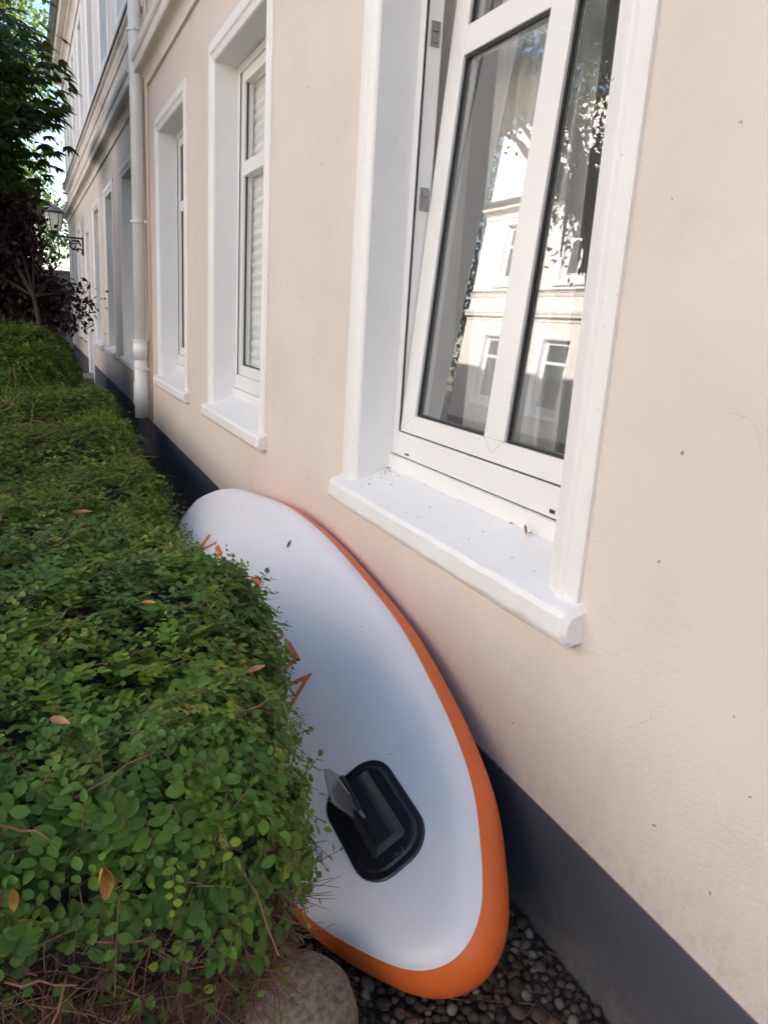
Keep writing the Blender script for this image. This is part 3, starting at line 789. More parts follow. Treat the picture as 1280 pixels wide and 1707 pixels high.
for j in range(k): f.append((3 * k + j, 3 * k + (j + 1) % k, (j + 1) % k, j))
f.append(tuple(k + j for j in range(k))); f.append(tuple(2 * k + j for j in reversed(range(k))))
v = [(0.44 + (p[0] - 0.44) * 1.10, p[1] - 0.012, 0.10 + (p[2] - 0.10) * 1.08) for p in v]
fin = fix_normals(obj('fin', v, f, 'fin', board))
mb = MB(); mb.box(0.415, 0.552, -0.024, 0.002, rr + 0.0265, rr + 0.036); mb.build('fin_slot', 'boxblack', fb, bevel=0.003)
# pale scuff thread across the fin, and the worn moulded mark on the pad
mb = MB(); pts = [(0.545, 0, .195), (0.525, 0, .205), (0.505, 0, .195), (0.49, 0, .190), (0.475, 0, .170), (0.46, 0, .172), (0.45, 0, .150), (0.44, 0, .135)]
mb.tube([bpt(p[0], -0.0073, p[2]) for p in pts], 0.0011, 5); mb.build('scuff_mark', 'scuff', fin)
mb = MB()
for i, (a, b) in enumerate((((0, 0), (0.0, .014)), ((0, 0), (.006, 0)), ((.011, 0), (.011, .007)), ((.015, .003), (.022, .007)), ((.022, .0), (.024, .007)), ((.028, .0), (.034, .006)))):
    mb.tube([bpt(0.286 + a[1], 0.03 - a[0], rr + 0.0155), bpt(0.286 + b[1], 0.03 - b[0], rr + 0.0155)], 0.0012, 4)
mb.build('moulded_mark', 'fin', pad)

# orange lettering on the bottom skin, largely behind the hedge
def stroke(pts, wd, name='letter'):
    mbd = MB()
    P = [Vector((p[0], p[1], 0)) for p in pts]; Lf = []; Rt = []
    for i, p in enumerate(P):
        d1 = (P[i] - P[i - 1]).normalized() if i else (P[1] - P[0]).normalized()
        d2 = (P[i + 1] - P[i]).normalized() if i < len(P) - 1 else d1
        t = (d1 + d2).normalized(); nn = Vector((-t.y, t.x, 0)); sc = 1 / max(0.5, nn.dot(Vector((-d1.y, d1.x, 0))))
        Lf.append(p + nn * wd / 2 * sc); Rt.append(p - nn * wd / 2 * sc)
    return Lf, Rt
def letter(strokes):
    mbd = MB()
    for n_, (pts, wd) in enumerate(strokes):
        Lf, Rt = stroke(pts, wd)
        b = len(mbd.v); w = rr + 0.0016 + 0.0003 * n_
        for a, c in zip(Lf, Rt): mbd.v += [bpt(a.x, a.y, w), bpt(c.x, c.y, w)]
        for i in range(len(pts) - 1): mbd.f.append((b + 2 * i, b + 2 * i + 1, b + 2 * i + 3, b + 2 * i + 2))
    fix_normals(mbd.build('letter', 'print', board))
letter([([(1.130, -0.12), (1.052, 0.050), (0.945, -0.12)], 0.020), ([(1.095, -0.075), (0.98, -0.075)], 0.018)])
letter([([(1.290, 0.047), (1.172, 0.047), (1.172, -0.12)], 0.024), ([(1.283, 0.034), (1.19, -0.12)], 0.022)])
letter([([(1.343, 0.052), (1.343, -0.12)], 0.020)])
letter([([(1.482, 0.044), (1.442, -0.02), (1.405, -0.12)], 0.024), ([(1.494, 0.036), (1.535, -0.12)], 0.024)])
arc = [(1.79 + 0.044 * math.cos(math.radians(a)), 0.030 + 0.044 * math.sin(math.radians(a))) for a in range(-60, 241, 20)]
letter([(arc, 0.032), ([(1.744, 0.03), (1.744, -0.12)], 0.024)])
letter([([(2.24, -0.004), (2.24, -0.12)], 0.026), ([(2.254, -0.016), (2.35, -0.016)], 0.024)])
letter([([(2.39, -0.008), (2.44, -0.12)], 0.026)])
letter([([(2.535, -0.024), (2.50, -0.05), (2.48, -0.12)], 0.03)])

# ------------------------------------------------------------------ foliage toolkit
LEAF8 = (np.array([[0, 0, 0], [.30, .46, .06], [.30, 0, -.02], [.30, -.46, .06], [.66, .40, .03], [.66, 0, -.05], [.66, -.40, .03], [1, 0, -.10]]),
         [(0, 2, 1), (0, 3, 2), (1, 2, 5, 4), (2, 3, 6, 5), (4, 5, 7), (5, 6, 7)])
LEAF12 = (np.array([[0, 0, 0], [.14, .27, .04], [.14, 0, 0], [.14, -.27, .04], [.36, .46, .07], [.36, 0, -.02], [.36, -.46, .07], [.62, .45, .05], [.62, 0, -.045], [.62, -.45, .05],
                    [.85, .27, -.02], [.85, 0, -.075], [.85, -.27, -.02], [1, 0, -.12]]),
         [(0, 2, 1), (0, 3, 2), (1, 2, 5, 4), (2, 3, 6, 5), (4, 5, 8, 7), (5, 6, 9, 8), (7, 8, 11, 10), (8, 9, 12, 11), (10, 11, 13), (11, 12, 13)])
LEAF5 = (np.array([[0, 0, 0], [.45, .45, .05], [.45, 0, -.03], [.45, -.45, .05], [1, 0, -.06]]), [(0, 2, 1), (0, 3, 2), (1, 2, 4), (2, 3, 4)])
LEAF4 = (np.array([[0, 0, 0], [.45, .42, .03], [1, 0, -.05], [.45, -.42, .03]]), [(0, 3, 2, 1)])

def norm(a): return a / (np.linalg.norm(a, axis=-1, keepdims=True) + 1e-9)

def leaf_mesh(name, pos, axis, nrm, length, width, tone, tmpl):
    T, F = tmpl; n = len(pos)
    ax = norm(axis); sd_ = norm(np.cross(nrm, ax)); nn = np.cross(ax, sd_)
    V_ = pos[:, None, :] + (T[None, :, 0, None] * length[:, None, None]) * ax[:, None, :] + (T[None, :, 1, None] * width[:, None, None]) * sd_[:, None, :] + (T[None, :, 2, None] * length[:, None, None]) * nn[:, None, :]
    kv = len(T); V_ = V_.reshape(-1, 3)
    lt = np.array([len(q) for q in F]); li = np.concatenate([np.array(q) for q in F])
    loops = (li[None, :] + (np.arange(n) * kv)[:, None]).reshape(-1)
    tot = np.tile(lt, n); start = np.concatenate([[0], np.cumsum(tot)[:-1]])
    me = bpy.data.meshes.new(name)
    me.vertices.add(len(V_)); me.vertices.foreach_set('co', V_.astype(np.float32).ravel())
    me.loops.add(len(loops)); me.loops.foreach_set('vertex_index', loops.astype(np.int32))
    me.polygons.add(len(tot)); me.polygons.foreach_set('loop_start', start.astype(np.int32)); me.polygons.foreach_set('loop_total', tot.astype(np.int32))
    me.polygons.foreach_set('use_smooth', np.ones(len(tot), bool))
    at = me.attributes.new('tone', 'FLOAT', 'POINT'); at.data.foreach_set('value', np.repeat(tone, kv).astype(np.float32))
    me.update(calc_edges=True); me.validate()
    return me

def lump(p, fr, seed):
    """cheap smooth 3-D noise for bulges"""
    r_ = np.random.default_rng(seed); o = np.zeros(len(p))
    for i in range(6):
        k = r_.normal(size=3) * fr * (0.6 + 0.35 * i); o += np.sin(p @ k + r_.uniform(0, 6.28)) / (1 + 0.35 * i)
    return o / 2.2

class RoundBox:
    def __init__(s, lo, hi, rc, amp, fr, seed, slope=0.0, belly=None):
        s.belly = belly
        s.lo, s.hi, s.rc, s.amp, s.fr, s.seed, s.slope = np.array(lo, float), np.array(hi, float), rc, amp, fr, seed, slope
    def sample(s, n, r_, faces):
        """faces: list of (axis, side, weight)"""
        out = []; wsum = sum(w for _, _, w in faces)
        for ax, side, w in faces:
            k = int(n * w / wsum); q = r_.uniform(s.lo, s.hi, size=(k, 3)); q[:, ax] = s.hi[ax] if side > 0 else s.lo[ax]; out.append(q)
        q = np.concatenate(out); return s.surf(q)
    def surf(s, q):
        inner = np.clip(q, s.lo + s.rc, s.hi - s.rc); d = norm(q - inner)
        p = inner + d * s.rc
        p = p + d * (s.amp * lump(p, s.fr, s.seed))[:, None]
        p[:, 2] += s.slope * (p[:, 1] - s.lo[1])
        if s.belly: p[:, 0] += s.belly[0] * np.exp(-((p[:, 1] - s.belly[1]) / s.belly[2])**2)
        return p, d

def sprig_hedge(rb, faces, n_sprig, seed, leaf_len, r_twig, per=(8, 16), lenr=(0.07, 0.19), toward=None):
    r_ = np.random.default_rng(seed)
    p, d = rb.sample(n_sprig, r_, faces); n = len(p)
    tang = norm(r_.normal(size=(n, 3)) - 0); tang = norm(tang - d * (tang * d).sum(1, keepdims=True))
    dirn = norm(tang * 1.0 + d * r_.uniform(0.05, 0.7, (n, 1)) + np.array([0, 0, 0.15]))
    L_ = r_.uniform(*lenr, n); root = p - d * r_.uniform(0.0, 0.09, (n, 1)) - dirn * (L_ * 0.4)[:, None]
    tone0 = np.clip(0.42 + 0.20 * lump(p, 3.0, seed + 5) + r_.normal(0, .10, n), 0, .93)
    young = r_.random(n) < 0.10; tone0[young] = r_.uniform(.72, .86, young.sum())
    P_, A_, N_, T_, S_ = [], [], [], [], []; twigs = []
    cnt = r_.integers(per[0], per[1], n); sz = np.exp(r_.normal(0, .22, n))
    for i in range(n):
        c = cnt[i]; t = np.linspace(0.05, 1, c)
        droop = np.array([0, 0, -0.22 * L_[i]])
        pts = root[i] + dirn[i] * (L_[i] * t)[:, None] + droop * (t**2)[:, None]
        up = norm(d[i] * 0.8 + np.array([0, 0, 0.55]) + r_.normal(0, .18, 3)); side = norm(np.cross(dirn[i], up))
        sg = np.where(np.arange(c) % 2 == 0, 1.0, -1.0)
        ax = dirn[i] * r_.uniform(0.25, 0.6, (c, 1)) + side * sg[:, None] + r_.normal(0, .18, (c, 3)); ax[-1] = dirn[i]
        P_.append(pts); A_.append(ax); N_.append(up + r_.normal(0, .30, (c, 3)))
        S_.append((1.0 - 0.35 * t**2) * r_.uniform(.72, 1.2, c) * sz[i]); T_.append(np.clip(tone0[i] + r_.normal(0, .07, c) + 0.10 * t * (1 if young[i] else .3), 0, .94))
        if i % 2 == 0: twigs.append((pts[0], pts[c // 2], pts[-1]))
    P_, A_, N_, T_, S_ = map(np.concatenate, (P_, A_, N_, T_, S_))
    dead = r_.random(len(P_)) < 0.005; T_[dead] = r_.uniform(.955, 1, dead.sum())
    ln_ = leaf_len * S_; wd_ = ln_ * r_.uniform(.58, .82, len(ln_))
    return P_, A_, norm(N_), ln_, wd_, T_, twigs

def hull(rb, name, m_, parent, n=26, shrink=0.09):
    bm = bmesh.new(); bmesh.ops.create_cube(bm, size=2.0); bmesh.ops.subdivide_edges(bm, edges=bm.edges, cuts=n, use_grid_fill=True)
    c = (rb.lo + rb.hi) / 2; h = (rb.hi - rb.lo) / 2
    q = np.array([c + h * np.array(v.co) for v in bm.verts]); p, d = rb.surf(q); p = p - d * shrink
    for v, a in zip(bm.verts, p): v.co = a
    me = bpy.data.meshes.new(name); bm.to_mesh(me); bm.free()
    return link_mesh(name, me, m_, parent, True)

def sub_idx(arrs, idx): return [a[idx] for a in arrs]

CAMP = np.array([-1.22, 0, 1.55]); CRm = np.array([cr[:], cu[:], cb[:]])
def in_view(p, marg=0.0):
    c = (p - CAMP) @ CRm.T; z = -c[:, 2]; z = np.where(z < .05, 1e9, z); x = c[:, 0] / z * 1230; y = c[:, 1] / z * 1230
    return (np.abs(x) < 640 + marg) & (np.abs(y) < 853 + marg) & (-c[:, 2] > .05), z

def twig_mesh(name, segs, m_, parent, r0=0.0016, r1=0.0008, n=4):
    mbd = MB()
    for s_ in segs: mbd.tube(s_, list(np.linspace(r0, r1, len(s_))), n, False)
    return mbd.build(name, m_, parent, True)

# ------------------------------------------------------------------ hedges
# near hedge: rounded box of sprigs
hb = RoundBox((-2.4, 1.00, 0.28), (-0.85, 3.12, 0.835), 0.20, 0.045, 6.0, 11, 0.0, (0.262, 2.02, 0.64))
h1 = empty('hedge', (-1.4, 2.0, GZ)); tag(h1, 'clipped green hedge in the foreground with its bare twigs below, hiding part of the board', 'hedge')
inv1 = Matrix.Translation((1.4, -2.0, -GZ))
fac = [(2, 1, 3.2), (0, 1, 1.7), (1, -1, 1.3), (1, 1, .5)]
P_, A_, N_, ln_, wd_, T_, tw = sprig_hedge(hb, fac, 7400, 21, 0.0255, 0.001, per=(7, 15), lenr=(0.05, 0.19))
# fewer leaves towards the foot of the hedge, where bare wood shows
keep = rng.random(len(P_)) < np.clip((P_[:, 2] - 0.42 - 0.13 * np.clip((1.25 - P_[:, 1]) / .2, 0, 1) + 0.10 * lump(P_, 6, 3)) / 0.14, 0.05, 1)
P_, A_, N_, ln_, wd_, T_ = sub_idx((P_, A_, N_, ln_, wd_, T_), keep)
vis, z = in_view(P_)
facing = (N_ * norm(CAMP - P_)).sum(1)
score = np.where(vis, ln_ / z * np.clip(np.abs(facing), .2, 1), 0)
pq, dq = hb.surf(P_)      # prefer leaves on the outside
depth = (P_ - pq) @ np.array([0.3, -0.4, 0.85])
score = score * (depth > -0.01)
top = np.argsort(-score)[:300]; rest = np.ones(len(P_), bool); rest[top] = False
farl = P_[:, 1] > 1.75
stuff(link_mesh('foliage', leaf_mesh('foliage', *sub_idx((P_, A_, N_, ln_, wd_, T_), rest & ~farl), LEAF12), 'leaf', h1)).matrix_local = inv1
stuff(link_mesh('foliage', leaf_mesh('foliage', *sub_idx((P_, A_, N_, ln_, wd_, T_), rest & farl), LEAF8), 'leaf', h1)).matrix_local = inv1
# single leaves share a few meshes
protos = []
for i in range(12):
    T, F = LEAF12; TT = T.copy(); TT[:, 1] *= rng.uniform(.60, .80); TT[:, 2] += -0.10 * TT[:, 0]**2 * rng.uniform(0, 1.5) + 0.06 * np.abs(TT[:, 1]) * rng.uniform(0, 1.5)
    me = leaf_mesh('leaf', np.zeros((1, 3)), np.array([[1., 0, 0]]), np.array([[0, 0, 1.]]), np.ones(1), np.ones(1), np.array([.12 + .07 * i]), (TT, F)); me.materials.append(M['leaf']); protos.append(me)
for i in top:
    o = bpy.data.objects.new('leaf', protos[int(np.clip((T_[i] - .12) / .07, 0, 11))]); col.objects.link(o); o.parent = h1
    ax = Vector(A_[i]).normalized(); sd_ = Vector(N_[i]).cross(ax).normalized(); nn = ax.cross(sd_)
    mm = Matrix((ax, sd_, nn)).transposed().to_4x4(); mm = mm @ Matrix.Diagonal((ln_[i], ln_[i], ln_[i], 1)); mm.translation = Vector(P_[i]); o.matrix_local = inv1 @ mm
stuff(twig_mesh('twig', tw, 'twig', h1, 0.0017, 0.0008, 4)).matrix_local = inv1
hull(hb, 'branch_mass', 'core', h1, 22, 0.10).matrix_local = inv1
# woody underside: many dry twigs at the near end and along the foot
segs = []
r_ = np.random.default_rng(5)
q, d = hb.sample(10500, r_, [(1, -1, 1.6), (0, 1, 1.3), (2, -1, .3)])
selz = r_.random(len(q)) < np.clip((0.60 + 0.14 * np.clip((1.25 - q[:, 1]) / .2, 0, 1) - q[:, 2]) / 0.25, 0, 1)
for p, dd in zip(q[selz], d[selz]):
    a = norm(r_.normal(size=3) * np.array([1, 1, .7]) + dd * .5 + np.array([0, 0, -.1])); L_ = r_.uniform(.03, .11); b0 = p - dd * r_.uniform(0.0, .10)
    bend = r_.normal(size=3) * .25
    segs.append((b0, b0 + a * L_ * .5, b0 + norm(a + bend) * L_))
stuff(twig_mesh('dry_twig', segs, 'drytwig', h1, 0.0013, 0.0006, 4)).matrix_local = inv1
# clipped stems poking out of the top and side
for i in range(90):
    q, d = hb.sample(8, r_, [(2, 1, 3), (1, -1, 1.6)]); p, dd = q[i % len(q)], d[i % len(q)]
    a = norm(r_.normal(size=3) * np.array([1, 1, .35]) + dd * .35); L_ = r_.uniform(.06, .17)
    pts = [p - dd * .02 + a * L_ * t + np.array([0, 0, -.06 * L_ * t * t]) + r_.normal(size=3) * .004 for t in np.linspace(0, 1, 5)]
    mb = MB(); mb.tube(pts, list(np.linspace(.0024, .0013, 5)), 6); mb.build('stem', 'twig', h1, True).matrix_local = inv1

def small_hedge(name, rb, faces, n, seed, leaf, label, m_='midleaf', twn=260, tmpl=LEAF5):
    e = empty(name, (float((rb.lo[0] + rb.hi[0]) / 2), float((rb.lo[1] + rb.hi[1]) / 2), ground_z(rb.lo[1]))); tag(e, label, 'hedge')
    inv = Matrix.Translation(-e.location)
    P_, A_, N_, ln_, wd_, T_, tw = sprig_hedge(rb, faces, n, seed, leaf, .001, per=(8, 15), lenr=(0.12, 0.34))
    stuff(link_mesh('foliage', leaf_mesh('foliage', P_, A_, N_, ln_, wd_ * .8, T_, tmpl), m_, e)).matrix_local = inv
    stuff(twig_mesh('twig', tw[:twn * 6], 'twig', e, .002, .001, 3)).matrix_local = inv
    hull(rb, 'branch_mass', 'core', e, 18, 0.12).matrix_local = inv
    r_ = np.random.default_rng(seed + 9)
    for i in range(26):
        q, d = rb.sample(6, r_, [(2, 1, 3), (0, 1, 1)]); p, dd = q[i % len(q)], d[i % len(q)]
        a = norm(r_.normal(size=3) * np.array([1, 1, .3]) + dd * .3); L_ = r_.uniform(.15, .45)
        pts = [p + a * L_ * t + np.array([0, 0, .10 * L_ * math.sin(3.1 * t)]) + r_.normal(size=3) * .008 for t in np.linspace(0, 1, 6)]
        mb = MB(); mb.tube(pts, list(np.linspace(.004, .002, 6)), 6); mb.build('stem', 'twig', e, True).matrix_local = inv
    return e
hb2 = RoundBox((-2.6, 3.45, 0.0), (-0.50, 8.4, 0.58), 0.26, 0.085, 3.4, 31, 0.030)
small_hedge('hedge', hb2, [(2, 1, 3), (0, 1, 1), (1, -1, .6)], 6000, 33, 0.050, 'low spreading hedge behind the foreground hedge, reaching the foot of the downpipe')
hb3 = RoundBox((-3.2, 8.9, 0.0), (-0.66, 14.5, 1.24), 0.6, 0.10, 2.0, 41, 0.0)
small_hedge('hedge', hb3, [(2, 1, 3), (0, 1, 1), (1, -1, 1)], 4400, 43, 0.066, 'farther rounded hedge growing below the purple tree', tmpl=LEAF4)

# ------------------------------------------------------------------ trees
def tree(name, label, trunk, r0, blobs, n_cl, leaf, m_, seed, per=14, kind='simple', spread=0.35, limbs=5):
    r_ = np.random.default_rng(seed)
    base = np.array(trunk[0], float); e = empty(name, tuple(base)); tag(e, label, 'tree'); inv = Matrix.Translation(-e.location)
    mbd = MB(); k = len(trunk); mbd.tube(trunk, list(np.linspace(r0, r0 * .45, k)), 10)
    # clusters through the volume, denser near the skin
    C_ = []; bl = np.array([b for b in blobs], float); vol = bl[:, 3] * bl[:, 4] * bl[:, 5]; vol = vol / vol.sum()
    for b, w in zip(bl, vol):
        m_n = int(n_cl * w); d = norm(r_.normal(size=(m_n, 3))); rad = r_.uniform(.25, 1, (m_n, 1))**.5
        c = b[:3] + d * rad * b[3:6]; C_.append(c[lump(c, 2.2, seed) > -.55])
    C_ = np.concatenate(C_)
    topp = np.array(trunk[-1], float)
    for b in bl:
        for _ in range(limbs):
            t = b[:3] + r_.normal(size=3) * b[3:6] * .45; s = np.array(trunk[max(1, k - 2)], float); mid = (s + t) / 2 + r_.normal(size=3) * .15 + np.array([0, 0, .2])
            mbd.tube([s, mid, t], [r0 * .35, r0 * .2, r0 * .06], 6, False)
    mbd.build('trunk', 'bark', e, True).matrix_local = inv
    P_, A_, N_, T_ = [], [], [], []
    for c in C_:
        out = norm(c - bl[0, :3] + 1e-3); tone = np.clip(.45 + r_.normal(0, .16), 0, 1)
        if kind == 'simple':
            n = per; P_.append(c + r_.normal(size=(n, 3)) * spread * np.array([1, 1, .6])); a = norm(r_.normal(size=(n, 3)) + out * .6 + np.array([0, 0, -.35])); A_.append(a)
            N_.append(norm(r_.normal(size=(n, 3)) * .6 + np.array([0, 0, 1]) + out * .3)); T_.append(np.clip(tone + r_.normal(0, .12, n), 0, 1))
        else:  # palmate fans on layered sprays
            n = per; cc = c + r_.normal(size=(n, 3)) * spread * np.array([1, 1, .35])
            az = math.atan2(out[1], out[0]) + r_.normal(0, .7, n); dr = r_.uniform(-.75, -.1, n)
            for q, a_, d_ in zip(cc, az, dr):
                if q[0] > -.62: continue
                fwd = np.array([math.cos(a_), math.sin(a_), d_]); fwd /= np.linalg.norm(fwd); sd_ = np.array([-math.sin(a_), math.cos(a_), 0]); up = np.cross(fwd, sd_)
                for th in (-1.15, -.6, 0, .6, 1.15):
                    P_.append(q[None]); A_.append((fwd * math.cos(th) + sd_ * math.sin(th) + np.array([0, 0, -.12]))[None]); N_.append((up + r_.normal(size=3) * .12)[None]); T_.append(np.array([np.clip(tone + r_.normal(0, .06), 0, 1)]))
    P_, A_, N_, T_ = map(np.concatenate, (P_, A_, N_, T_)); ln_ = leaf * r_.uniform(.7, 1.25, len(P_)); wd_ = ln_ * (.62 if kind == 'simple' else .36)
    stuff(link_mesh('crown', leaf_mesh('crown', P_, A_, norm(N_), ln_, wd_, T_, LEAF5 if kind != 'simple' else LEAF4), m_, e)).matrix_local = inv
    return e
tree('broadleaf_tree', 'dark green tree with drooping fans of leaves at the top left', [(-3.0, 10.6, -.1), (-2.95, 10.5, 1.5), (-2.7, 10.4, 3.0), (-2.3, 10.2, 4.0)], .16,
     [(-1.75, 9.9, 3.80, 1.05, 1.5, .80), (-1.62, 10.4, 3.05, .62, 1.0, .40)], 470, .15, 'treeleaf', 51, 4, 'fan', .22)
tree('purple_plum_tree', 'purple leaved tree below the dark green one, beside the lantern', [(-1.25, 9.2, .3), (-1.20, 9.6, .75), (-1.02, 10.1, 1.0), (-1.10, 10.4, 1.6), (-1.45, 10.6, 2.3)], .045,
     [(-1.66, 11.0, 2.45, .60, .9, .80), (-1.42, 11.2, 1.75, .50, .6, .45), (-.98, 11.5, 1.40, .26, .4, .55), (-.60, 11.0, 1.55, .12, .2, .34)], 1500, .085, 'redleaf', 61, 13, 'simple', .12)
tree('sunlit_tree', 'tall sunlit yellow green tree beyond the far end of the house', [(-3.4, 30, -.1), (-3.3, 30, 3), (-2.9, 30, 6), (-2.6, 30, 9)], .3,
     [(-2.4, 29.5, 9.2, 2.4, 2.5, 3.0), (-1.9, 30, 6.2, 1.6, 2.0, 1.6)], 520, .22, 'sunleaf', 71, 26, 'simple', .45)
tree('bright_bush_tree', 'bright green small tree under the lantern at the end of the garden', [(-1.8, 26, -.1), (-1.7, 26, 1.2), (-1.4, 26, 2.4)], .12,
     [(-1.1, 26, 3.6, 1.2, 1.2, 1.1), (-1.6, 26.4, 4.6, 1.3, 1.2, 1.0)], 330, .16, 'sunleaf', 72, 20, 'simple', .3)
tree('shrub_tree', 'dense dark shrub filling the shaded far end of the path', [(-3.0, 20.5, -.1), (-2.9, 20.5, 1.2), (-2.6, 20.5, 2.4)], .10,
     [(-2.3, 20.5, 2.0, 1.05, 1.0, 1.9), (-2.6, 21, 3.9, 1.2, 1.0, 1.2)], 420, .16, 'treeleaf', 77, 22, 'simple', .26)
# trees that only the window mirrors
tree('broadleaf_tree', 'leafy tree in the garden, mirrored in the upper window panes', [(-4.6, 7.0, -.1), (-4.5, 7.1, 1.8), (-4.3, 7.4, 3.4), (-3.9, 7.9, 4.8)], .14,
     [(-3.7, 8.6, 5.55, 1.2, 2.2, .80), (-3.6, 6.5, 4.35, .8, .8, 1.3), (-3.5, 6.3, 2.95, .32, .30, .65), (-3.9, 10.8, 5.7, 1.1, 1.3, .8)], 1500, .085, 'treeleaf', 81, 22, 'simple', .17)
for i, (x, y, h) in enumerate(((-9.5, 27.5, 11), (-14.5, 29.5, 12), (-5.6, 30.5, 10.5))):
    tree('garden_tree', ('nearest', 'left', 'right')[i] + ' of the tall dark trees mirrored beside the opposite house', [(x, y, -.1), (x, y, h * .35), (x + .3, y, h * .6)], .3,
         [(x, y, h * .62, 2.9, 2.4, h * .36), (x + .3, y, h * .28, 2.5, 2.2, h * .25)], 330, .30, 'treeleaf', 90 + i, 26, 'simple', .6)

gw = empty('garden_wall', (-4.5, 24.6, 0)); tag(gw, 'dark garden wall with pale coping closing off the far end of the path', 'wall')
mb = MB(); mb.box(-5, 9, 0, .3, -.2, 2.38); mb.build('masonry', 'slab', gw)
mb = MB(); mb.box(-5.03, 9.03, -.04, .34, 2.381, 2.46); mb.build('coping', 'stone', gw, bevel=.01)

# ------------------------------------------------------------------ wall lantern on its bracket
lan = empty('wall_lantern', (0, 17.85, 2.5)); tag(lan, 'old wall lantern on a scrolled black iron bracket by the door', 'lantern')
def at_l(p): return (p[0], p[1] - 0, p[2] - 2.5)
mb = MB(); mb.box(-0.025, -0.002, -0.05, 0.05, 0.05, 0.42); mb.box(-0.62, -0.025, -0.02, 0.02, 0.375, 0.41)
br = mb.build('bracket', 'iron', lan)
for (cx, cz, ra, a0, a1) in ((-0.17, 0.235, 0.115, 0, 330), (-0.20, 0.22, 0.06, 60, 400), (-0.08, 0.13, 0.06, -60, 200), (-0.31, 0.31, 0.05, -120, 200), (-0.12, 0.31, 0.04, 0, 300)):
    mb = MB(); pts = [(cx + ra * (1 - .35 * i / 20) * math.cos(math.radians(a0 + (a1 - a0) * i / 20)), 0, cz + ra * (1 - .35 * i / 20) * math.sin(math.radians(a0 + (a1 - a0) * i / 20))) for i in range(21)]
    mb.tube(pts, .016, 6); mb.build('scroll', 'iron', br, True)
def frustum(name, m_, parent, cx, z0, r0_, z1, r1_, n=6, smooth=False):
    v = [(cx + r0_ * math.cos(2 * math.pi * i / n), r0_ * math.sin(2 * math.pi * i / n), z0) for i in range(n)] + [(cx + r1_ * math.cos(2 * math.pi * i / n), r1_ * math.sin(2 * math.pi * i / n), z1) for i in range(n)]
    f = [(i, (i + 1) % n, n + (i + 1) % n, n + i) for i in range(n)] + [tuple(reversed(range(n))), tuple(range(n, 2 * n))]
    return obj(name, v, f, m_, parent, smooth)
LX = -0.56
frustum('lamp_foot', 'iron', lan, LX, .41, .04, .50, .09)
frustum('lamp_glass', 'lampglass', lan, LX, .50, .115, .84, .185)
for i in range(6):
    a = math.pi / 3 * i; mb = MB(); mb.tube([(LX + .119 * math.cos(a), .119 * math.sin(a), .50), (LX + .19 * math.cos(a), .19 * math.sin(a), .84)], .009, 5); mb.build('glazing_bar', 'iron', lan)
frustum('lamp_rim', 'iron', lan, LX, .84, .225, .87, .225)
frustum('lamp_roof', 'zinc', lan, LX, .871, .21, .97, .12, 16, True)
frustum('lamp_cap', 'zinc', lan, LX, .971, .10, 1.02, .03, 12)

# letter box in the door reveal
lb = empty('letter_box', (0.07, 17.165, 1.5)); tag(lb, 'flat metal letter box beside the far house door', 'letter box')
mb = MB(); mb.box(-.05, .07, -.03, 0, 0, .50); body = mb.build('box', 'brass', lb, bevel=.006)
mb = MB(); mb.box(-.04, .06, -.034, -.0305, .40, .45); mb.build('slot', 'gasket', lb)

# ------------------------------------------------------------------ stones, slabs, gravel
def stone(name, loc, rad, m_, seed, sub=4, amp=.12, fr=1.2):
    bm = bmesh.new(); bmesh.ops.create_icosphere(bm, subdivisions=sub, radius=1.0)
    for v in bm.verts:
        n_ = mnoise.noise(v.co * fr + Vector((seed, 0, 0))) * amp + mnoise.noise(v.co * fr * 3 + Vector((0, seed, 0))) * amp * .15
        v.co *= 1 + n_
        v.co = Vector((v.co.x * rad[0], v.co.y * rad[1], v.co.z * rad[2]))
    me = bpy.data.meshes.new(name); bm.to_mesh(me); bm.free()
    o = link_mesh(name, me, m_, None, True); o.location = loc; return o
tag(stone('boulder', (-0.728, 1.25, -0.005), (.128, .13, .145), 'stone', 3.3, 5), 'large rounded granite boulder at the bottom, beside the tail of the board', 'boulder')
mb = MB(); mb.box(-.03, .03, -.14, .14, -.1, .22); o = mb.build('edging_stone', 'slab', None, bevel=.008); roughen(o, .006, 12); o.location = (-0.83, 1.62, GZ + .05)
tag(o, 'grey upright edging stone under the hedge, behind the boulder', 'edging stone')
for i, (x, y, sx_, sy_, z0, z1, lab) in enumerate(((-.26, 16.6, .27, .62, -.06, .12, 'upper stone step in front of the far door'), (-.42, 16.0, .22, .45, -.08, .03, 'lower stone step before the far door'), (-.25, 12.3, .24, .40, -.07, .0, 'flat stone slab lying in the gravel beside the hedge'))):
    mb = MB(); mb.box(x - sx_ + .02, x + sx_ - .02, y - sy_, y + sy_, z0, z1); o = mb.build('stone_slab', 'slab', None, bevel=.015); roughen(o, .01, 3); tag(o, lab, 'slab')
tag(stone('rock', (-.55, 17.6, .12), (.22, .25, .20), 'sandstone', 8.1, 3), 'tan coloured rock at the end of the path by the steps', 'rock')

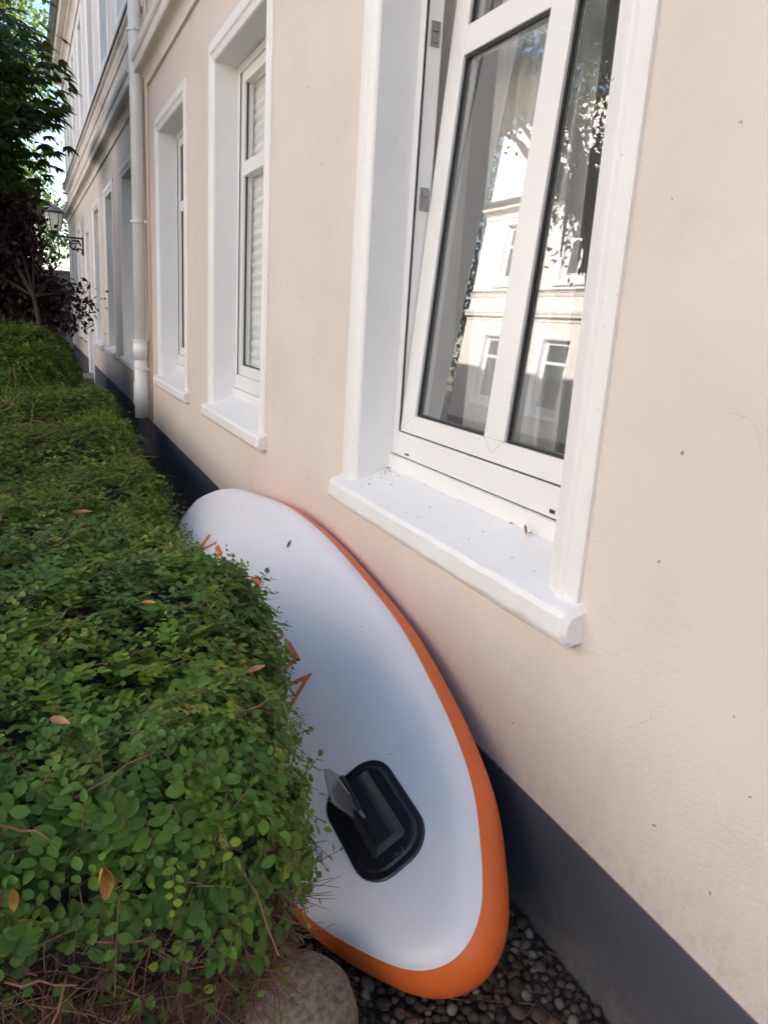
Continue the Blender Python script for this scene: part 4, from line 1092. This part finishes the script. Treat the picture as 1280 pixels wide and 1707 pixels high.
mb = MB(); n = 40
for i in range(n + 1):
    y = -1.5 + 20 * i / n; mb.v += [(-0.95, y, ground_z(y) - .012), (-0.011, y, ground_z(y) - .006)]
for i in range(n): a = 2 * i; mb.f.append((a, a + 1, a + 3, a + 2))
grav = structure(mb.build('gravel_bed', 'gravelbase'))
pm = []
for i in range(8):
    bm = bmesh.new(); bmesh.ops.create_icosphere(bm, subdivisions=2, radius=1.0)
    sc = Vector((rng.uniform(.85, 1.3), rng.uniform(.7, 1.0), rng.uniform(.5, .75)))
    for v in bm.verts:
        v.co *= 1 + .22 * mnoise.noise(v.co * 1.1 + Vector((i * 5.3, 0, 0))); v.co = Vector((v.co.x * sc.x, v.co.y * sc.y, v.co.z * sc.z))
    me = bpy.data.meshes.new('pebble'); bm.to_mesh(me); bm.free(); me.materials.append(M['pebble']); me.polygons.foreach_set('use_smooth', [True] * len(me.polygons)); pm.append(me)
# dart-throwing packing of the visible bed near the board tail
r_ = np.random.default_rng(99); pts = []
def scatter(x0, x1, y0, y1, tries, rmin, rmax, pts):
    cell = {}
    for _ in range(tries):
        x, y, r = r_.uniform(x0, x1), r_.uniform(y0, y1), rmin + (rmax - rmin) * r_.random()**1.6
        k = (int(x / .05), int(y / .05)); ok = True
        for i in (-1, 0, 1):
            for j in (-1, 0, 1):
                for (a, b, c) in cell.get((k[0] + i, k[1] + j), ()):
                    if (a - x)**2 + (b - y)**2 < ((c + r) * .78)**2: ok = False; break
                if not ok: break
            if not ok: break
        if ok: cell.setdefault(k, []).append((x, y, r)); pts.append((x, y, r))
    return pts
scatter(-.68, -.02, .55, 2.1, 26000, .010, .025, pts)
scatter(-.45, -.02, 2.1, 9.0, 16000, .012, .024, pts)
pts = np.array(pts); p3 = np.stack([pts[:, 0], pts[:, 1], np.array([ground_z(y) for y in pts[:, 1]])], 1)
vis, z = in_view(p3, 20); sc_ = np.where(vis, pts[:, 2] / z, 0)
c = (p3 - CAMP) @ CRm.T; px = 640 + c[:, 0] / -c[:, 2] * 1230; py = 853 - c[:, 1] / -c[:, 2] * 1230
hid = ((px < 840) & (py < 1640)) | (px < 560); sc_[hid & (z < 3)] *= .05      # behind the board: not seen
order = np.argsort(-sc_); sel = set(order[:300].tolist())
bulkV, bulkF, bulkT = [], [], []
ico = bmesh.new(); bmesh.ops.create_icosphere(ico, subdivisions=1, radius=1.0); iv = np.array([v.co[:] for v in ico.verts]); itf = np.array([[v.index for v in f_.verts] for f_ in ico.faces]); ico.free()
for i in range(len(pts)):
    x, y, r = pts[i]; zz = ground_z(y) - .006 + r * r_.uniform(.15, .75); rot = (r_.uniform(-.4, .4), r_.uniform(-.4, .4), r_.uniform(0, 6.28))
    if i in sel:
        o = bpy.data.objects.new('pebble', pm[i % 8]); col.objects.link(o); o.parent = grav; o.location = (x, y, zz); o.rotation_euler = rot; o.scale = (r, r, r)
    else:
        R3 = np.array(Matrix.Rotation(rot[2], 3, 'Z') @ Matrix.Rotation(rot[0], 3, 'X')); vv = (iv * np.array([1.1, .85, .6]) * r * (1 + .1 * r_.normal(size=(len(iv), 1)))) @ R3.T + np.array([x, y, zz])
        bulkF.append(itf + len(iv) * len(bulkV)); bulkV.append(vv); bulkT.append(np.full(len(iv), r_.random()))
me = bpy.data.meshes.new('small_pebbles'); me.from_pydata(np.concatenate(bulkV).tolist(), [], np.concatenate(bulkF).tolist()); at = me.attributes.new('tone', 'FLOAT', 'POINT'); at.data.foreach_set('value', np.concatenate(bulkT).astype(np.float32)); me.update()
stuff(link_mesh('small_pebbles', me, 'pebble', grav, True))

# ------------------------------------------------------------------ fallen leaves
def dead_leaf(name, loc, axis, nrm, L_, W_, m_, curl, label, seed=0):
    r2 = np.random.default_rng(seed); nl, nw = 9, 5; v = []; f = []
    for lay in (0, 1):
        for i in range(nl):
            t = i / (nl - 1); wd = math.sin(math.pi * (0.04 + .93 * t)**.85)
            for j in range(nw):
                s = (j / (nw - 1) - .5) * 2
                v.append((t * L_, s * wd * W_ / 2 * (1 - .25 * abs(curl)), (curl * s * s * wd * W_ * .6 + curl * .35 * L_ * (t - .5)**2 * 2) + r2.normal() * .0007 + lay * .0006))
    for lay in (0, 1):
        o_ = lay * nl * nw
        for i in range(nl - 1):
            for j in range(nw - 1):
                a = o_ + i * nw + j; q = (a, a + 1, a + nw + 1, a + nw); f.append(q if lay else tuple(reversed(q)))
    o = obj(name, v, f, m_, None, True)
    ax = Vector(axis).normalized(); sd_ = Vector(nrm).cross(ax).normalized(); nn = ax.cross(sd_); mm = Matrix((ax, sd_, nn)).transposed().to_4x4(); mm.translation = Vector(loc); o.matrix_world = mm
    return tag(o, label, 'leaf')
dead_leaf('dry_leaf', (0.125, 1.745, 0.957), (-.3, -.25, .45), (-1, 0, .4), .05, .024, 'deadleaf', .5, 'small orange brown dry leaf on the white window sill', 1)
b = bm_ @ Vector(bpt(1.855, .257, rr + .002)); dead_leaf('dry_leaf', b, BU * .8 + BV * .6, BW, .05, .014, 'darkleaf', .25, 'dark dry leaf lying on the upper half of the white board', 2)
dead_leaf('dry_leaf', (-1.165, 0.945, 0.795), (.05, .05, -1), (.3, -1, .45), .058, .030, 'yellowleaf', 1.1, 'big curled yellow leaf caught on the near face of the foreground hedge', 3)
dead_leaf('dry_leaf', (-1.275, 0.945, 0.790), (.0, .05, -1), (.2, -1, .5), .040, .016, 'yellowleaf', .5, 'narrow orange yellow leaf at the left edge of the foreground hedge', 4)
dead_leaf('dry_leaf', (-0.862, 1.30, 0.862), (.9, .15, .2), (-.2, -.3, 1), .042, .018, 'deadleaf', .6, 'rolled brown leaf on the hedge top next to the board lettering', 5)
dead_leaf('dry_leaf', (-1.00, 1.73, 0.862), (.7, -.5, .1), (-.1, -.3, 1), .036, .016, 'yellowleaf', .8, 'small orange leaf lying in the middle of the hedge top', 6)
dead_leaf('dry_leaf', (-1.11, 2.58, 0.865), (1, .1, .05), (-.1, -.3, 1), .06, .026, 'deadleaf', .8, 'pale brown leaf near the far edge of the foreground hedge', 7)
dead_leaf('dry_leaf', (-1.215, 1.235, 0.866), (.6, -.7, .05), (-.1, -.3, 1), .045, .020, 'deadleaf', .5, 'brown dry leaf on the left part of the foreground hedge', 8)

segs = []
r_ = np.random.default_rng(17)
for _ in range(420):
    x, y = r_.uniform(-.68, -.02), r_.uniform(.6, 2.0) if r_.random() < .7 else r_.uniform(2, 8); z0 = ground_z(y) + r_.uniform(.004, .022); a = r_.uniform(0, 6.28); L_ = r_.uniform(.012, .06)
    p = np.array([x, y, z0]); d = np.array([math.cos(a), math.sin(a), r_.normal(0, .12)]); segs.append((p, p + d * L_ * .5 + r_.normal(size=3) * .003, p + d * L_))
stuff(twig_mesh('litter', segs, 'twig', grav, .0016, .0009, 4))
# crumbs and cobweb dirt in the corners of the near sill
mb = MB()
for _ in range(48):
    t = r_.random()
    if t < .55: y, x = 2.77 - abs(r_.normal(0, .07)), .135 - abs(r_.normal(0, .035))
    elif t < .75: y, x = r_.uniform(1.5, 2.75), .138 - abs(r_.normal(0, .006))
    else: y, x = r_.uniform(1.42, 2.8), r_.uniform(-.04, .13)
    z0 = .894 + (x + .02) * .076 / .18 + .0015; L_ = r_.uniform(.002, .009); a = r_.uniform(0, 6.28)
    mb.tube([(x, y, z0), (x + L_ * math.cos(a), y + L_ * math.sin(a), z0 + .001)], r_.uniform(.0006, .0016), 4)
stuff(mb.build('sill_dirt', 'darkleaf', win))

GROUPS = {'dry_leaf': 'fallen dry leaves', 'hedge': 'hedges along the house', 'stone_slab': 'stone slabs by the far door', 'curtain': 'curtains behind the windows',
          'garden_tree': 'tall trees mirrored beside the opposite house', 'broadleaf_tree': 'broadleaf garden trees', 'apartment_building': 'cream houses facing each other'}
for o in scene.objects:
    if o.parent is None and o.get('category') and o.name.split('.')[0] in GROUPS:
        o['group'] = GROUPS[o.name.split('.')[0]]
